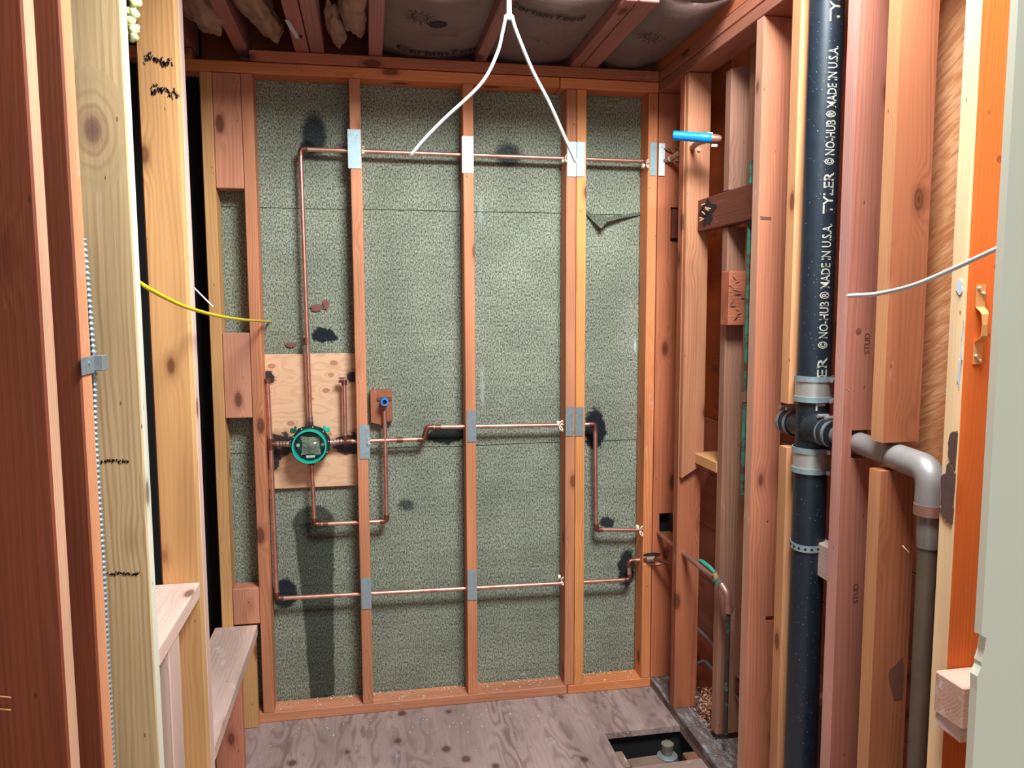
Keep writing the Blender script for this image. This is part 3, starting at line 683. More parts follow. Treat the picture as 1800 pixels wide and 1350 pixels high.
# backer plywood and block
P0 = onY(464, 623, 2.985); P1 = onY(633, 853, 2.985)
bm = bmesh.new(); box(bm, P0.x+.001, -.055, 2.984, 2.9945, P1.z, P0.z, .0015)
tag(fin('plywood_backer', bm, m_backer), 'square of knotty pale plywood behind the shower valve, scorched around the pipes', 'plywood')
P0 = onY(651, 685, 2.975); P1 = onY(690, 741, 2.975)
bm = bmesh.new(); pr = [(P0.x+.0, P0.z), (P1.x, P0.z+.001), (P1.x, P1.z+.004), (P1.x-.022, P1.z+.003), (P1.x-.03, P1.z-.004), (P0.x+.045, P1.z-.018), (P0.x+.03, P1.z-.006), (P0.x+.012, P1.z-.003), (P0.x, P1.z+.002)]
lo = [bm.verts.new((a, 2.962, b)) for a, b in pr]; hi = [bm.verts.new((a, 2.9935, b)) for a, b in pr]
bm.faces.new(lo); bm.faces.new(hi[::-1])
for i in range(len(pr)): j = (i+1) % len(pr); bm.faces.new((lo[i], hi[i], hi[j], lo[j]))
tag(fin('backing_block', bm, wood('A8603C', '6E3520', 'Z', knots=2, dust=.4)), 'small split wood block behind the blue-capped ear elbow', 'wood block')
# shower valve
vc = bp(546, 781, 2.925)
val = thing('shower_valve', (vc.x, 2.95, vc.z), 'round shower valve in a teal ring on a black bracket, film over its face', 'valve')
def ringmesh(c, r0_, r1_, y0, y1, n=32, poly=None):
    bm = bmesh.new(); R_ = []
    for k in range(n):
        t = 2*math.pi*(k+.5)/n; c2, s2 = math.cos(t), math.sin(t)
        R_.append([bm.verts.new((c.x+r*c2, y, c.z+r*s2)) for r, y in ((r0_, y0), (r1_, y0), (r1_, y1), (r0_, y1))])
    for k in range(n):
        a, b = R_[k], R_[(k+1) % n]
        for i in range(4): j = (i+1) % 4; bm.faces.new((a[i], a[j], b[j], b[i]))
    return bm
fin('mounting_bracket', ringmesh(vc, .050, .0735, 2.918, 2.932, 10), m_black, val)
fin('plaster_guard', ringmesh(vc+Vector((-.002, 0, -.002)), .0565, .0615, 2.880, 2.93, 40), m_teal, val, 40)
fin('guard_wall', ringmesh(vc+Vector((-.002, 0, -.002)), .0555, .0563, 2.882, 2.94, 40), m_teal, val, 40)
bm = bmesh.new(); bmesh.ops.create_cone(bm, cap_ends=True, segments=40, radius1=.056, radius2=.052, depth=.006)
for v in bm.verts: v.co = Vector((vc.x-.002+v.co.x, 2.943+v.co.z, vc.z-.002+v.co.y))
fin('guard_floor', bm, m_teal, val, 40)
bm = bmesh.new(); bmesh.ops.create_cone(bm, cap_ends=True, segments=28, radius1=.036, radius2=.036, depth=.03)
for v in bm.verts: v.co = Vector((vc.x+v.co.x, 2.93+v.co.z, vc.z+.008+v.co.y))
fin('valve_body', bm, m_tealD, val, 40)
bm = bmesh.new(); nn = 10; Vv = []
for j in range(nn+1):
    row = []
    for i in range(nn+1):
        u_, v_ = i/nn*2-1, j/nn*2-1; k = 1+.16*abs(u_*v_)**2
        row.append(bm.verts.new((vc.x+.003+u_*.031*k, 2.897-.014*max(0, 1-math.hypot(u_, v_))+.004*noise.noise(Vector((u_*4, v_*4, 1))), vc.z+.001+v_*.031*k)))
    Vv.append(row)
for j in range(nn):
    for i in range(nn): bm.faces.new((Vv[j][i], Vv[j][i+1], Vv[j+1][i+1], Vv[j+1][i]))
bmesh.ops.solidify(bm, geom=bm.faces[:], thickness=.0008); fin('protective_film', bm, m_film, val)
for sx in (-1, 1):
    bm = bmesh.new(); bmesh.ops.create_cone(bm, cap_ends=True, segments=16, radius1=.0065, radius2=.0055, depth=.012)
    for v in bm.verts: v.co = Vector((vc.x+.001+sx*.044+v.co.x, 2.909+v.co.z, vc.z+.002+v.co.y))
    s_ = fin('screw', bm, m_steel, val, 40)
    bm = bmesh.new(); box(bm, vc.x+sx*.062-.009, vc.x+sx*.062+.009, 2.916, 2.926, vc.z+.044, vc.z+.062, .003); box(bm, vc.x+sx*.052-.004, vc.x+sx*.052+.004, 2.914, 2.924, vc.z+.05, vc.z+.07, .002)
    fin('bracket_tab', bm, m_teal if sx > 0 else m_tealD, val)
for k in range(10):
    t = 2*math.pi*(k+.25)/10
    bm = bmesh.new(); bmesh.ops.create_cone(bm, cap_ends=True, segments=8, radius1=.0019, radius2=.0019, depth=.002)
    for v in bm.verts: v.co = Vector((vc.x+.066*math.cos(t)+v.co.x, 2.9172+v.co.z, vc.z+.066*math.sin(t)+v.co.y))
    fin('rivet_hole', bm, m_clip, val)
bm = bmesh.new(); tube(bm, [(vc.x-.015, 2.902, vc.z-.042), (vc.x+.016, 2.902, vc.z-.042)], .006, 12); fin('balancing_stem', bm, m_steel, val, 40)
for d, L in ((-X_, .088), (X_, .088), (Z_, .082), (-Z_, .082)):
    c = Vector((vc.x, YC, vc.z)); tubeO('union_nut', [c+d*(L-.03), c+d*(L-.012), c+d*(L-.010), c+d*L], [.0135, .0135, .011, .011], m_copdark if abs(d.z) else m_solder, val)
# riser to the shower arm
ru = thing('shower_riser_pipe', (vc.x, YC, vc.z), 'copper riser from the valve up to the top run ending at the right corner', 'pipe')
zt = bp(528, 262).z
pipe(ru, [Vector((vc.x, YC, vc.z+.082)), bp(528, 262), bp(1140, 284), bp(1176, 283, 2.93)])
coupling(ru, Vector((vc.x, YC, vc.z+.09)), Z_, .026, mat=m_solder)
coupling(ru, (bp(538, 600)), Z_, .026)
# copper feed to the tub-side ear
rd = thing('lower_outlet_pipe', (vc.x, YC, .73), 'copper loop below the valve passing behind the stud and rising to the blue-capped ear', 'pipe')
P = bp(553, 922); Q = bp(680, 916); T = bp(676, 722)
pipe(rd, [Vector((vc.x, YC, vc.z-.082)), P, Q, T])
coupling(rd, P+X_*.04, X_, .02)
# left supply
sl = thing('left_supply_pipe', (bp(485, 1052).x, YC, .46), 'long copper supply on the left dropping to the lowest run across the wall', 'pipe')
c1 = bp(476, 781); top = bp(470, 668)
pipe(sl, [c1-Z_*.0, bp(487, 1052), bp(1107, 1019), bp(1105, 986), bp(1150, 982)])
tubeO('air_chamber', [c1, top], RP, m_copper, sl)
tubeO('cap', [top-Z_*.012, top+Z_*.004, top+Z_*.007], [RP*1.3, RP*1.3, RP*.7], m_copdark, sl)
tee(sl, c1, [Z_, -Z_, X_], .022)
tubeO('pipe', [c1, Vector((vc.x-.086, YC, vc.z))], RP*1.15, m_copdark, sl)
for k in range(3): tubeO('solder_ring', [c1+X_*(.024+k*.011), c1+X_*(.029+k*.011)], RP*1.35, m_solder, sl, 12)
# right supply
sr = thing('right_supply_pipe', (bp(745, 772).x, YC, 1.05), 'copper supply from the valve stepping up across the studs then down in the right bay', 'pipe')
c2 = bp(607, 776); a = bp(745, 772)
pipe(sr, [Vector((vc.x+.086, YC, c2.z)), a, bp(751, 751), bp(1046, 746), bp(1048, 931), bp(1127, 932)], rad=.014)
tubeO('air_chamber', [c2, bp(605, 668)], RP*.95, m_copper, sr)
tp = bp(605, 668)
tee(sr, tp, [-Z_, -X_*.6, ], .018); tee(sr, c2, [X_, -X_, Z_], .024)
for k in range(4): tubeO('solder_ring', [c2-X_*(.012+k*.011), c2-X_*(.017+k*.011)], RP*1.35, m_solder, sr, 12)
coupling(sr, a-X_*.09, X_, .024); coupling(sr, bp(770, 751), X_, .024)
# blue capped ear elbow
ee = bp(676, 706, 2.93)
ear = thing('drop_ear_elbow', (ee.x, 2.95, ee.z), 'blue-plugged ear elbow on the small block right of the second stud', 'fitting')
bm = bmesh.new(); tube(bm, [(ee.x, 2.958, ee.z), (ee.x, 2.925, ee.z)], [.015, .015], 20); fin('elbow_body', bm, m_blued, ear, 40)
fin('plug_rim', ringmesh(Vector((ee.x, 0, ee.z)), .0085, .0145, 2.915, 2.93, 24), m_blue, ear, 40)
bm = bmesh.new(); tube(bm, [(ee.x, 2.9247, ee.z), (ee.x, 2.922, ee.z)], .0088, 20); fin('plug_recess', bm, m_void, ear, 40)
for sx in (-1, 1):
    bm = bmesh.new(); box(bm, ee.x+sx*.019-.008, ee.x+sx*.019+.008, 2.956, 2.960, ee.z+.002, ee.z+.014, .002); e_ = fin('ear', bm, m_copdark, ear)
tubeO('socket', [(ee.x, YC, ee.z-.016), (ee.x, YC, ee.z+.0)], .0105, m_blued, ear)
# nail plates
plates = [(623, 262, 22, 62, 'pale bright nail plate on the second stud, top copper run', m_galv, 1),
 (822, 272, 20, 60, 'brightest nail plate, on the middle stud at the top run', m_bright, 1),
 (1005, 280, 17, 58, 'left of the two nail plates on the doubled stud at the top run', m_galv, 1),
 (1021, 280, 15, 58, 'right of the two nail plates on the doubled stud at the top run', m_galv, 1),
 (641, 777, 18, 57, 'nail plate on the stud right of the shower valve', m_galv, 1),
 (829, 749, 17, 55, 'nail plate on the middle stud at the middle copper run', m_galv2, 1),
 (1001, 741, 15, 52, 'left of the two dull nail plates on the doubled stud at the middle run', m_galv2, 1),
 (1018, 741, 16, 52, 'right of the two dull nail plates on the doubled stud at the middle run', m_galv2, 1),
 (644, 1043, 18, 55, 'nail plate low on the second stud at the lowest run', m_galv, 1),
 (830, 1028, 17, 55, 'nail plate low on the middle stud at the lowest run', m_galv, 1),
 (1148, 280, 12, 56, 'left half of the nail plate pair at the right corner of the back wall', m_galv, 1)]
def nail_plate(cx, cy, wpx, hpx, label, mat):
    P = onY(cx, cy, YF); w_ = wpx/1368.5*2.86/2; h_ = hpx/1368.5*2.93/2
    t = thing('nail_plate', (P.x, YF, P.z), label, 'metal plate', 'nail plates guarding the copper runs')
    bm = bmesh.new(); nt = 5; out = []
    def edge(zs, sgn):
        L = []
        for i in range(nt*2+1):
            xx = -w_ + 2*w_*i/(nt*2); L.append((xx*sgn, zs+(.003 if i % 2 else 0)*(1 if zs > 0 else -1)))
        return L
    pts = edge(h_, 1)+edge(-h_, -1)
    lo = [bm.verts.new((P.x+a, YF-.0028, P.z+b)) for a, b in pts]; hi = [bm.verts.new((P.x+a, YF-.0012, P.z+b)) for a, b in pts]
    bm.faces.new(lo); bm.faces.new(hi[::-1])
    for i in range(len(pts)): j = (i+1) % len(pts); bm.faces.new((lo[i], hi[i], hi[j], lo[j]))
    fin('plate', bm, mat, t)
    for s in (-1, 1):
        for k in (-1, 1):
            bm = bmesh.new(); bmesh.ops.create_cone(bm, cap_ends=True, segments=8, radius1=.0018, radius2=.0018, depth=.0012)
            for v in bm.verts: v.co = Vector((P.x+k*w_*.5+v.co.x, YF-.0032+v.co.z, P.z+s*h_*.72+v.co.y))
            fin('nail_dimple', bm, m_galv2, t)
for q in plates: nail_plate(*q[:6])
# corner plate bent round onto the side wall stud
P = onX(1160, 280, XR)
t = thing('nail_plate', (XR+.02, YF, bp(1160, 280).z), 'right half of the nail plate pair at the corner, on the side wall stud', 'metal plate', 'nail plates guarding the copper runs')
bm = bmesh.new(); zc = onY(1160, 280, YF).z; box(bm, XR+.001, XR+.026, YF-.002, YF-.0005, zc-.062, zc+.06, .0005); fin('plate', bm, m_bright, t)
for s in (-1, 1):
    bm = bmesh.new(); tube(bm, [(XR+.013, YF-.0018, zc+s*.045), (XR+.013, YF-.0036, zc+s*.045)], .0018, 8); fin('nail_dimple', bm, m_galv2, t)
# white pipe clips
def clip(cx, cy, label, s=1.0, Y=2.90):
    P = onY(cx, cy, Y); t = thing('pipe_clip', (P.x, Y, P.z), label, 'clip', 'white pipe isolator clips')
    bm = bmesh.new()
    for sg in (-1, 1):
        pts = [P+Vector((0, .004, 0)), P+Vector((-.006*s, -.002, sg*.006*s)), P+Vector((-.002*s, -.006, sg*.016*s)), P+Vector((.005*s, -.004, sg*.02*s)), P+Vector((.006*s, 0, sg*.012*s)), P+Vector((.0, .002, sg*.004*s))]
        tube(bm, smoothpath(pts, 4), .0024*s, 7)
    fin('loop', bm, m_clip, t, 'all')
    tubeO('collar', [P+Vector((-.006, YC-Y, 0)), P+Vector((.004, YC-Y, 0))], .0115*s, m_clip, t)
clip(986, 748, 'white pipe clip left of the doubled stud on the middle run'); clip(988, 1021, 'white pipe clip left of the doubled stud on the lowest run', .8)
clip(1127, 933, 'white pipe clip at the right corner stud, end of the stepped run'); clip(995, 279, 'white pipe clip left of the doubled stud on the top run', .7)
clip(1138, 288, 'white pipe clip at the right corner on the top run', .8); clip(638, 264, 'white pipe clip just right of the second stud on the top run', .6)
clip(648, 775, 'white pipe clip right of the stud beside the shower valve', .6)
# paper tear with reddish wood showing
def chip(px_, py_, rx, rz, mat, label, Y=YP-.007, seed=0):
    P = onY(px_, py_, Y); bm = bmesh.new(); n_ = 22; vs = []
    for k in range(n_):
        t = 2*math.pi*k/n_; r = 1+.38*noise.noise(Vector((math.cos(t)*2, math.sin(t)*2, seed))); vs.append(bm.verts.new((P.x+rx*r*math.cos(t), Y-.001*math.sin(3*t), P.z+rz*r*math.sin(t))))
    bm.faces.new(vs); bmesh.ops.solidify(bm, geom=bm.faces[:], thickness=.0015); return fin('torn_patch', bm, mat, wallb, label=label)
m_tear = plain('torn_backing', '7C4A44', .85, 0, .35, 60)
chip(556, 541, .022, .013, m_tear, None, seed=1); chip(573, 535, .012, .018, m_tear, None, seed=2); chip(511, 606, .020, .009, m_tear, None, seed=3)
# ------------------------------------------------------------------ old plumbing in the right wall
o1 = thing('old_supply_pipe', (1.15, 2.75, .6), 'old copper pipe running forward through the studs to the small green-handled valve', 'pipe')
A_ = onY(1157, 936, YF+.01); B_ = onX(1268, 1027, 1.135); C_ = onX(1281, 1046, 1.15); D_ = Vector((C_.x, C_.y, .12))
pipe(o1, [A_, B_, C_+Vector((0, 0, 0)), D_][0:2], r=.0095, mat=m_oldcop)
el = [B_, C_+Vector((-.004, 0, .004)), C_-Z_*.03]
tubeO('elbow', smoothpath([B_-(B_-A_).normalized()*-.0, C_+Vector((-.006, 0, .002)), C_-Z_*.045], 6), .013, m_oldcop, o1)
tubeO('pipe', [C_-Z_*.03, D_], .0075, m_green2, o1, label='upright part stained with green verdigris')
tubeO('coupling', [C_-Z_*.035, C_-Z_*.06], .0135, m_oldcop, o1)
gv = thing('stop_valve', B_, 'small brass stop valve with a green lever on the old copper pipe', 'valve')
dv = (B_-A_).normalized()
tubeO('body', [B_-dv*.05, B_-dv*.048, B_-dv*.01, B_-dv*.008], [.010, .0155, .0155, .010], m_green, gv)
tubeO('bonnet', [B_-dv*.03, B_-dv*.03+Vector((-.01, 0, .028))], [.011, .008], m_brass, gv)
bm = bmesh.new(); hp = B_-dv*.03+Vector((-.01, 0, .03))
tube(bm, [hp, hp+Vector((-.012, .02, .014)), hp+Vector((-.022, .05, .022)), hp+Vector((-.026, .07, .022))], [.006, .0075, .0075, .004], 8)
fin('lever', bm, plain('green_enamel', '2E8C72', .5, 0, .2, 40), gv, 40)
# small pipe through the corner
o2 = thing('short_cold_stub', onY(1150, 982, 2.93), 'dark short copper pipe passing through the torn corner stud', 'pipe')
tubeO('pipe', [onY(1132, 984, 2.91), onY(1150, 982, 2.885), onX(1198, 997, 1.16)], RP, m_copdark, o2)
tubeO('coupling', [onY(1138, 983, 2.90), onY(1152, 982, 2.885)], .012, m_solder, o2)
# torn pale wood above/below it
for (a, b, mt) in ((1146, 975, m_fire), (1147, 992, m_shav)):
    P = onY(a, b, YF-.001); bm = bmesh.new(); n_ = 14
    vs = [((P.x+.036*math.cos(t)*(1+.1*random.random()), YF-.0015, P.z+(.004 if mt is m_shav else .006)*math.sin(t)*(1+.5*random.random()))) for t in [2*math.pi*k/n_ for k in range(n_)]]
    bm.free(); slab('torn_edge', vs, (0, .0014, 0), mt, wallr)
# vertical green pipe behind the weathered stud
gp = onX(1306, 640, 1.20); vg = thing('green_stained_pipe', (gp.x, 2.36, .9), 'thin green-stained copper pipe standing beside the weathered stud', 'pipe')
gx = onX(1311, 640, 1.17)
tubeO('pipe', [(gx.x, gx.y, 2.0), (gx.x, gx.y, 1.28)], .006, m_green, vg); tubeO('pipe', [(gx.x, gx.y, 1.26), (gx.x, gx.y, .95)], .0075, m_green, vg)
tubeO('cap', [(gx.x, gx.y, 1.25), (gx.x, gx.y, 1.28)], .011, m_oldcop, vg)
# two grey conduits in the cavity
for (pa, lab) in (([(1222, 1100), (1240, 1118), (1262, 1142)], 'upper pale conduit curving in the cavity behind the right studs'), ([(1222, 1164), (1240, 1163), (1262, 1187)], 'lower pale conduit curving in the cavity behind the right studs')):
    pts = [onX(a, b, 1.235) for a, b in pa]; o = tubeO('conduit', smoothpath([pts[0]+Vector((0, .1, .05))]+pts+[pts[-1]+(pts[-1]-pts[-2])*4], 5), .0075, m_galv2, None, 10); tag(o, lab, 'conduit', 'pale conduits in the right wall cavity')
# shower arm: blue capped nipple, drop ear, copper pieces
cy_ = 2.60; A_ = onX(1185, 239, 1.04); B_ = onX(1246, 242, 1.10)
sa = thing('shower_arm_stub', onX(1246, 245, XR), 'bright blue capped shower stub pointing out from the right wall', 'fitting')
E0 = onX(1250, 243, 1.125); E1 = onX(1183, 238, 1.045)
E1 = E0 + (onY(1183, 238, 2.52)-E0); 
tubeO('blue_sleeve', [E1, E1+(E0-E1)*.03, E1+(E0-E1)*.70, E1+(E0-E1)*.72, E1+(E0-E1)*.97, E0], [.0145, .0155, .0155, .0165, .0165, .015], m_blue, sa, 20)
dv = (E0-E1).normalized(); tubeO('sleeve_bore', [E1-dv*.0008, E1+dv*.001], .0115, m_blued, sa, 18)
tubeO('elbow_body', [E0-dv*.002, E0+dv*.02, E0+dv*.032], [.015, .014, .010], m_oldcop, sa)
G0 = onY(1215, 262, 2.645)
tubeO('arm_pipe', smoothpath([E0+dv*.01, onY(1228, 251, 2.56), onY(1217, 259, 2.63), G0+Vector((0, .03, 0))], 6), .0095, m_oldcop, sa)
for (a, b) in ((1246, 235), (1254, 256)): P = onX(a, b, 1.12); tubeO('ear_screw', [P+Vector((.012, 0, 0)), P-Vector((.006, 0, 0))], .005, m_clip, sa, 8)
fl = thing('pipe_strap_corner', onY(1178, 275, 2.9), 'small pipe clamp with two white screws beside the corner nail plates', 'clamp')
A_ = onY(1178, 280, 2.89); B_ = onY(1196, 268, 2.80)
tubeO('copper_end', [A_+Vector((-.02, .03, -.005)), A_, B_], .010, m_oldcop, fl)
tubeO('strap_arm', [onY(1168, 262, 2.905), onY(1194, 260, 2.86), onY(1196, 263, 2.84)], .004, m_oldcop, fl, 8)
tubeO('cap', [A_-Y_*.012, A_-Y_*.004], .011, m_clip, fl)
for (a, b) in ((1178, 264), (1190, 281), (1228, 263)):
    P = onY(a, b, 2.904 if a < 1200 else 2.632); tubeO('screw_washer', [P, P-Y_*.004], .0055, m_clip, fl, 12); tubeO('screw_head', [P-Y_*.0035, P-Y_*.005], .002, m_void, fl, 8)
# ------------------------------------------------------------------ cast iron stack
SX, SY = 1.15, 1.868; SR = .0425
st = thing('soil_stack', (SX, SY, 0), 'tall black cast iron stack with white lettering and steel banded couplings', 'pipe')
zu, zl_ = 1.335, 1.165
def cyl(name, z0, z1, r, mat, par, n=36):
    return tubeO(name, [(SX, SY, z0), (SX, SY, z1)], r, mat, par, n)
cyl('upper_pipe', zu, 2.62, SR, m_iron, st); cyl('lower_pipe', -.05, zl_, SR, m_iron, st)
bm = bmesh.new(); tube(bm, [(SX, SY, zl_-.005), (SX, SY, zu+.005)], SR*.985, 36)
za = 1.232
tube(bm, [(SX, SY-.02, za), (SX, SY-.055, za), (SX, SY-.075, za-.002), (SX, SY-.095, za-.003)], [.047, .041, .033, .031], 28)
tube(bm, [(SX, SY, za), (SX, SY+.05, za), (SX, SY+.13, za-.001)], [.038, .033, .030], 28)
fin('cross_tee', bm, m_rubber, st, 50)
def band(zc, par):
    c = cyl('coupling', zc-.034, zc+.034, SR+.0035, m_steel, par)
    b3 = bmesh.new()
    for k in range(30):
        z = zc-.017+.034*k/29
    b3.free()
    for s in (-1, 1):
        tubeO('clamp_band', [(SX, SY, zc+s*.027-.007), (SX, SY, zc+s*.027+.007)], SR+.0065, m_galv, c, 36)
        a = math.radians(-58); p = Vector((SX+math.cos(a)*(SR+.012), SY+math.sin(a)*(SR+.012), zc+s*.027)); tdir = Vector((-math.sin(a), math.cos(a), .12))
        tubeO('clamp_screw', [p-tdir*.014, p-tdir*.008, p-tdir*.0079, p+tdir*.02], [.0062, .0062, .0035, .0035], m_steel, c, 8)
        tubeO('screw_housing', [p-tdir*.006-Vector((0, 0, 0)), p+tdir*.008], .0055, m_galv, c, 8)
band(onX(1411, 679, SX).z-.0, st); band(onX(1409, 801, SX).z, st)
for zc, rr in ((SY-.083, .0345), (SY+.105, .0335)):
    c = tubeO('side_coupling', [(SX, zc-.025, za-.003), (SX, zc+.025, za-.001)], rr, m_rubber, st, 28)
    for s in (-1, 1):
        tubeO('clamp_band', [(SX, zc+s*.017-.005, za-.002), (SX, zc+s*.017+.005, za-.002)], rr+.002, m_galv2, c, 28)
        p = Vector((SX-.012, zc+s*.017, za+rr+.005)); tubeO('clamp_screw', [p-X_*.014, p+X_*.016], .005, m_steel, c, 8)
# lettering wrapped round the pipe, reads upwards
d0 = Vector((-SX, -SY, 0)).normalized(); rt = Vector((-d0.y, d0.x, 0))
if rt.x < 0: rt = -rt
def wrap(s, z0, z1, size, theta, mat, rr, bold=.0005, name='lettering', flip=False):
    me = textmesh(s, size, bold); bm = bmesh.new(); bm.from_mesh(me); bpy.data.meshes.remove(me)
    xs = [v.co.x for v in bm.verts]; lo, hi = min(xs), max(xs); k = (z1-z0)/(hi-lo)
    for v in bm.verts:
        ph = theta - (v.co.y-.35*size)/rr; n_ = d0*math.cos(ph)+rt*math.sin(ph)
        v.co = Vector((SX, SY, 0)) + n_*(rr+.0012) + Z_*(z0+(v.co.x-lo)*k)
    return fin(name, bm, mat, st)
TH = math.radians(27)
def zz(px_, py_): return onX(px_, py_, 1.14).z
wrap('TYLER', zz(1428, 720), zz(1432, 627), .037, TH, m_white_print, SR)
for dz_ in (0, 1):
    Z0 = zz(1430, 612) if not dz_ else zz(1447, 292); Z1 = zz(1441, 395) if not dz_ else zz(1458, 82)
    wrap('© NO-HUB ® MADE IN U.S.A.', Z0, Z1, .034, TH, m_white_print, SR)
wrap('TYLER', zz(1440, 378), zz(1445, 305), .037, TH, m_white_print, SR); wrap('TYLER', zz(1461, 38), zz(1463, -45), .037, TH, m_white_print, SR)
wrap('TYLER', 1.195, 1.28, .02, math.radians(-42), m_iron, SR*.985, .0008, 'cast_mark')
# perforated hanger strap
zs = onX(1405, 947, SX).z; ps = thing('perforated_strap', (SX, SY, zs), 'perforated galvanised strap tying the black stack to the stud', 'strap')
bm = bmesh.new(); n_ = 40; ang0 = math.atan2(d0.y, d0.x); pts = []
for k in range(n_+1):
    ph = math.radians(-100+205*k/n_); nv = d0*math.cos(ph)+rt*math.sin(ph)
    zz0 = zs + .006*math.cos(ph)*-1 + .004*(k/n_)
    pts.append((Vector((SX, SY, zz0))+nv*(SR+.002), nv))
end = Vector((XR+.03, 1.712, zs+.01)); pts.append((end, pts[-1][1])); 
ins = [[bm.verts.new(p+n2*o_+Z_*h_) for (o_, h_) in ((0, -.009), (.0016, -.009), (.0016, .009), (0, .009))] for p, n2 in pts]
for a, b in zip(ins, ins[1:]):
    for i in range(4): j = (i+1) % 4; bm.faces.new((a[i], a[j], b[j], b[i]))
fin('band', bm, m_galv, ps, 40)
for k in range(2, n_-1, 4):
    p, nv = pts[k]; tubeO('hole', [p+nv*.0012, p+nv*.0021], .0034, m_void, ps, 10)
P = Vector((XR+.03, 1.708, zs+.012)); tubeO('fixing_screw', [P+Y_*.01, P-Y_*.014], .004, m_galv, ps, 8)
# drain arm and down pipe
da = thing('drain_arm', (1.157, 1.5, za-.02), 'grey copper drain arm coming through the studs to an elbow', 'pipe')
DX = 1.156; DR = .0262
yE = 1.424; A_ = Vector((DX, SY-.10, za-.004)); B_ = Vector((DX-.01, yE, za-.02))
dirn = (B_-A_).normalized()
tubeO('arm_pipe', [A_, B_-dirn*.07], DR, m_drain, da, 28)
tubeO('elbow', [B_-dirn*.11, B_-dirn*.108]+[p for p in arc(B_+dirn*.012, -dirn, -Z_, .036, 9)]+[B_+dirn*.012-Z_*.075, B_+dirn*.012-Z_*.077], [DR*1.0, DR*1.14]+[DR*1.14]*9+[DR*1.14, DR*1.0], m_drain, da, 28)
tubeO('verdigris_ring', [B_-dirn*.112, B_-dirn*.106], DR*1.09, m_green, da, 28)
E_ = B_+dirn*.012
tubeO('collar', [E_-Z_*.072, E_-Z_*.095], DR*1.2, m_oldcop, da, 24)
dp = thing('down_pipe', (E_.x, E_.y, 0), 'weathered brown drain pipe going down behind the bright orange stud', 'pipe')
tubeO('pipe', [E_-Z_*.09, Vector((E_.x, E_.y, -.02))], DR*.76, m_lead, dp, 24)
tubeO('plastic_wrap', [E_-Z_*.095, E_-Z_*.13, E_-Z_*.165], [DR*.86, DR*.92, DR*.84], plain('clear_wrap_glossy', '7C746A', .15, .1, .3, 60), dp, 24)
# stub beyond the orange stud
P = onY(1716, 838, 1.34); s2 = thing('pipe_stub', P, 'dark pipe stub in the notch beside the cream wallboard edge', 'pipe')
tubeO('stub', [P+Vector((-.01, .05, .002)), P+Vector((.05, .02, -.004))], .02, m_lead, s2, 20); tubeO('collar', [P+Vector((.028, .03, 0)), P+Vector((.042, .024, -.002))], .022, m_oldcop, s2, 20)
# brass handle on the orange stud
hz = onY(1724, 568, 1.29).z; hxx = onY(1724, 568, 1.29).x
bh = thing('pull_handle', (hxx, 1.293, hz), 'old brass pull handle screwed to the bright orange stud', 'handle')
def strip(name, pts, w_, th, mat, par):
    bm = bmesh.new(); rows = []
    for (x_, y_, z_, ww) in pts: rows.append([bm.verts.new((x_+a*ww/2, y_-c*th, z_)) for a, c in ((-1, 0), (1, 0), (1, 1), (-1, 1))])
    for a, b in zip(rows, rows[1:]):
        for i in range(4): j = (i+1) % 4; bm.faces.new((a[i], a[j], b[j], b[i]))
    bm.faces.new(rows[0]); bm.faces.new(rows[-1][::-1])
    return fin(name, bm, mat, par)
zt_, zb_ = onY(1725, 500, 1.29).z, onY(1718, 640, 1.29).z; xt, xb = onY(1726, 500, 1.29).x, onY(1719, 640, 1.29).x
L_ = zt_-zb_; Yh = 1.2925
def hp_(f, y_, ww, dx=0): return (xb+(xt-xb)*f+dx, y_, zb_+L_*f, ww)
strip('grip', [hp_(1, Yh, .021), hp_(.72, Yh, .019), hp_(.70, Yh-.003, .019), hp_(.665, Yh-.012, .017, -.002), hp_(.63, Yh-.017, .014, -.004), hp_(.5, Yh-.019, .010, -.005), hp_(.36, Yh-.018, .013, -.004), hp_(.32, Yh-.013, .017, -.002), hp_(.285, Yh-.003, .019), hp_(.27, Yh, .019), hp_(0, Yh, .020)], .02, .0018, m_brass, bh)
for f, dx in ((.95, -.005), (.885, .005), (.10, -.005), (.04, .004)):
    x_, y_, z_, _ = hp_(f, Yh, 0, dx); tubeO('screw', [(x_, y_, z_), (x_, y_-.0045, z_), (x_, y_-.006, z_)], [.0042, .0038, .002], m_steel, bh, 10)
# wood blocks at lower right
P = onY(1684, 1244, 1.27); t = thing('nailed_block', (P.x, 1.29, P.z-.05), 'pale cut wood block with splintered underside beside the wallboard', 'wood block')
A_ = onY(1665, 1272, 1.25); B_ = onY(1710, 1190, 1.25)
bm = bmesh.new(); box(bm, A_.x, A_.x+.09, 1.215, 1.289, A_.z+.006, B_.z, .003); fin('block', bm, wood('C9A08C', 'A47666', 'X', knots=.3, dust=1.0, dcol='EDE4E2'), t)
bm = bmesh.new(); box(bm, A_.x+.006, A_.x+.09, 1.225, 1.287, A_.z-.024, A_.z+.005, .002, jit=.003); fin('splintered_strip', bm, wood('D6BCAE', 'B49080', 'X', knots=.1, dust=1.0, dcol='EDE4E2'), t)
P2y_ = onX(1433, 1222, 1.22).y; t = thing('capped_stub_board', (1.22, P2y_, .0), 'narrow board end with a pale top behind the foot of the black stack', 'board')
P2 = onX(1433, 1222, 1.22)
bm = bmesh.new(); box(bm, 1.205, 1.25, P2.y-.015, P2.y+.015, -.02, P2.z, .002); fin('board', bm, wg(), t)
tubeO('pipe', [(1.215, P2.y-.027, -.02), (1.215, P2.y-.027, P2.z-.01)], .010, m_lead, t, 14)
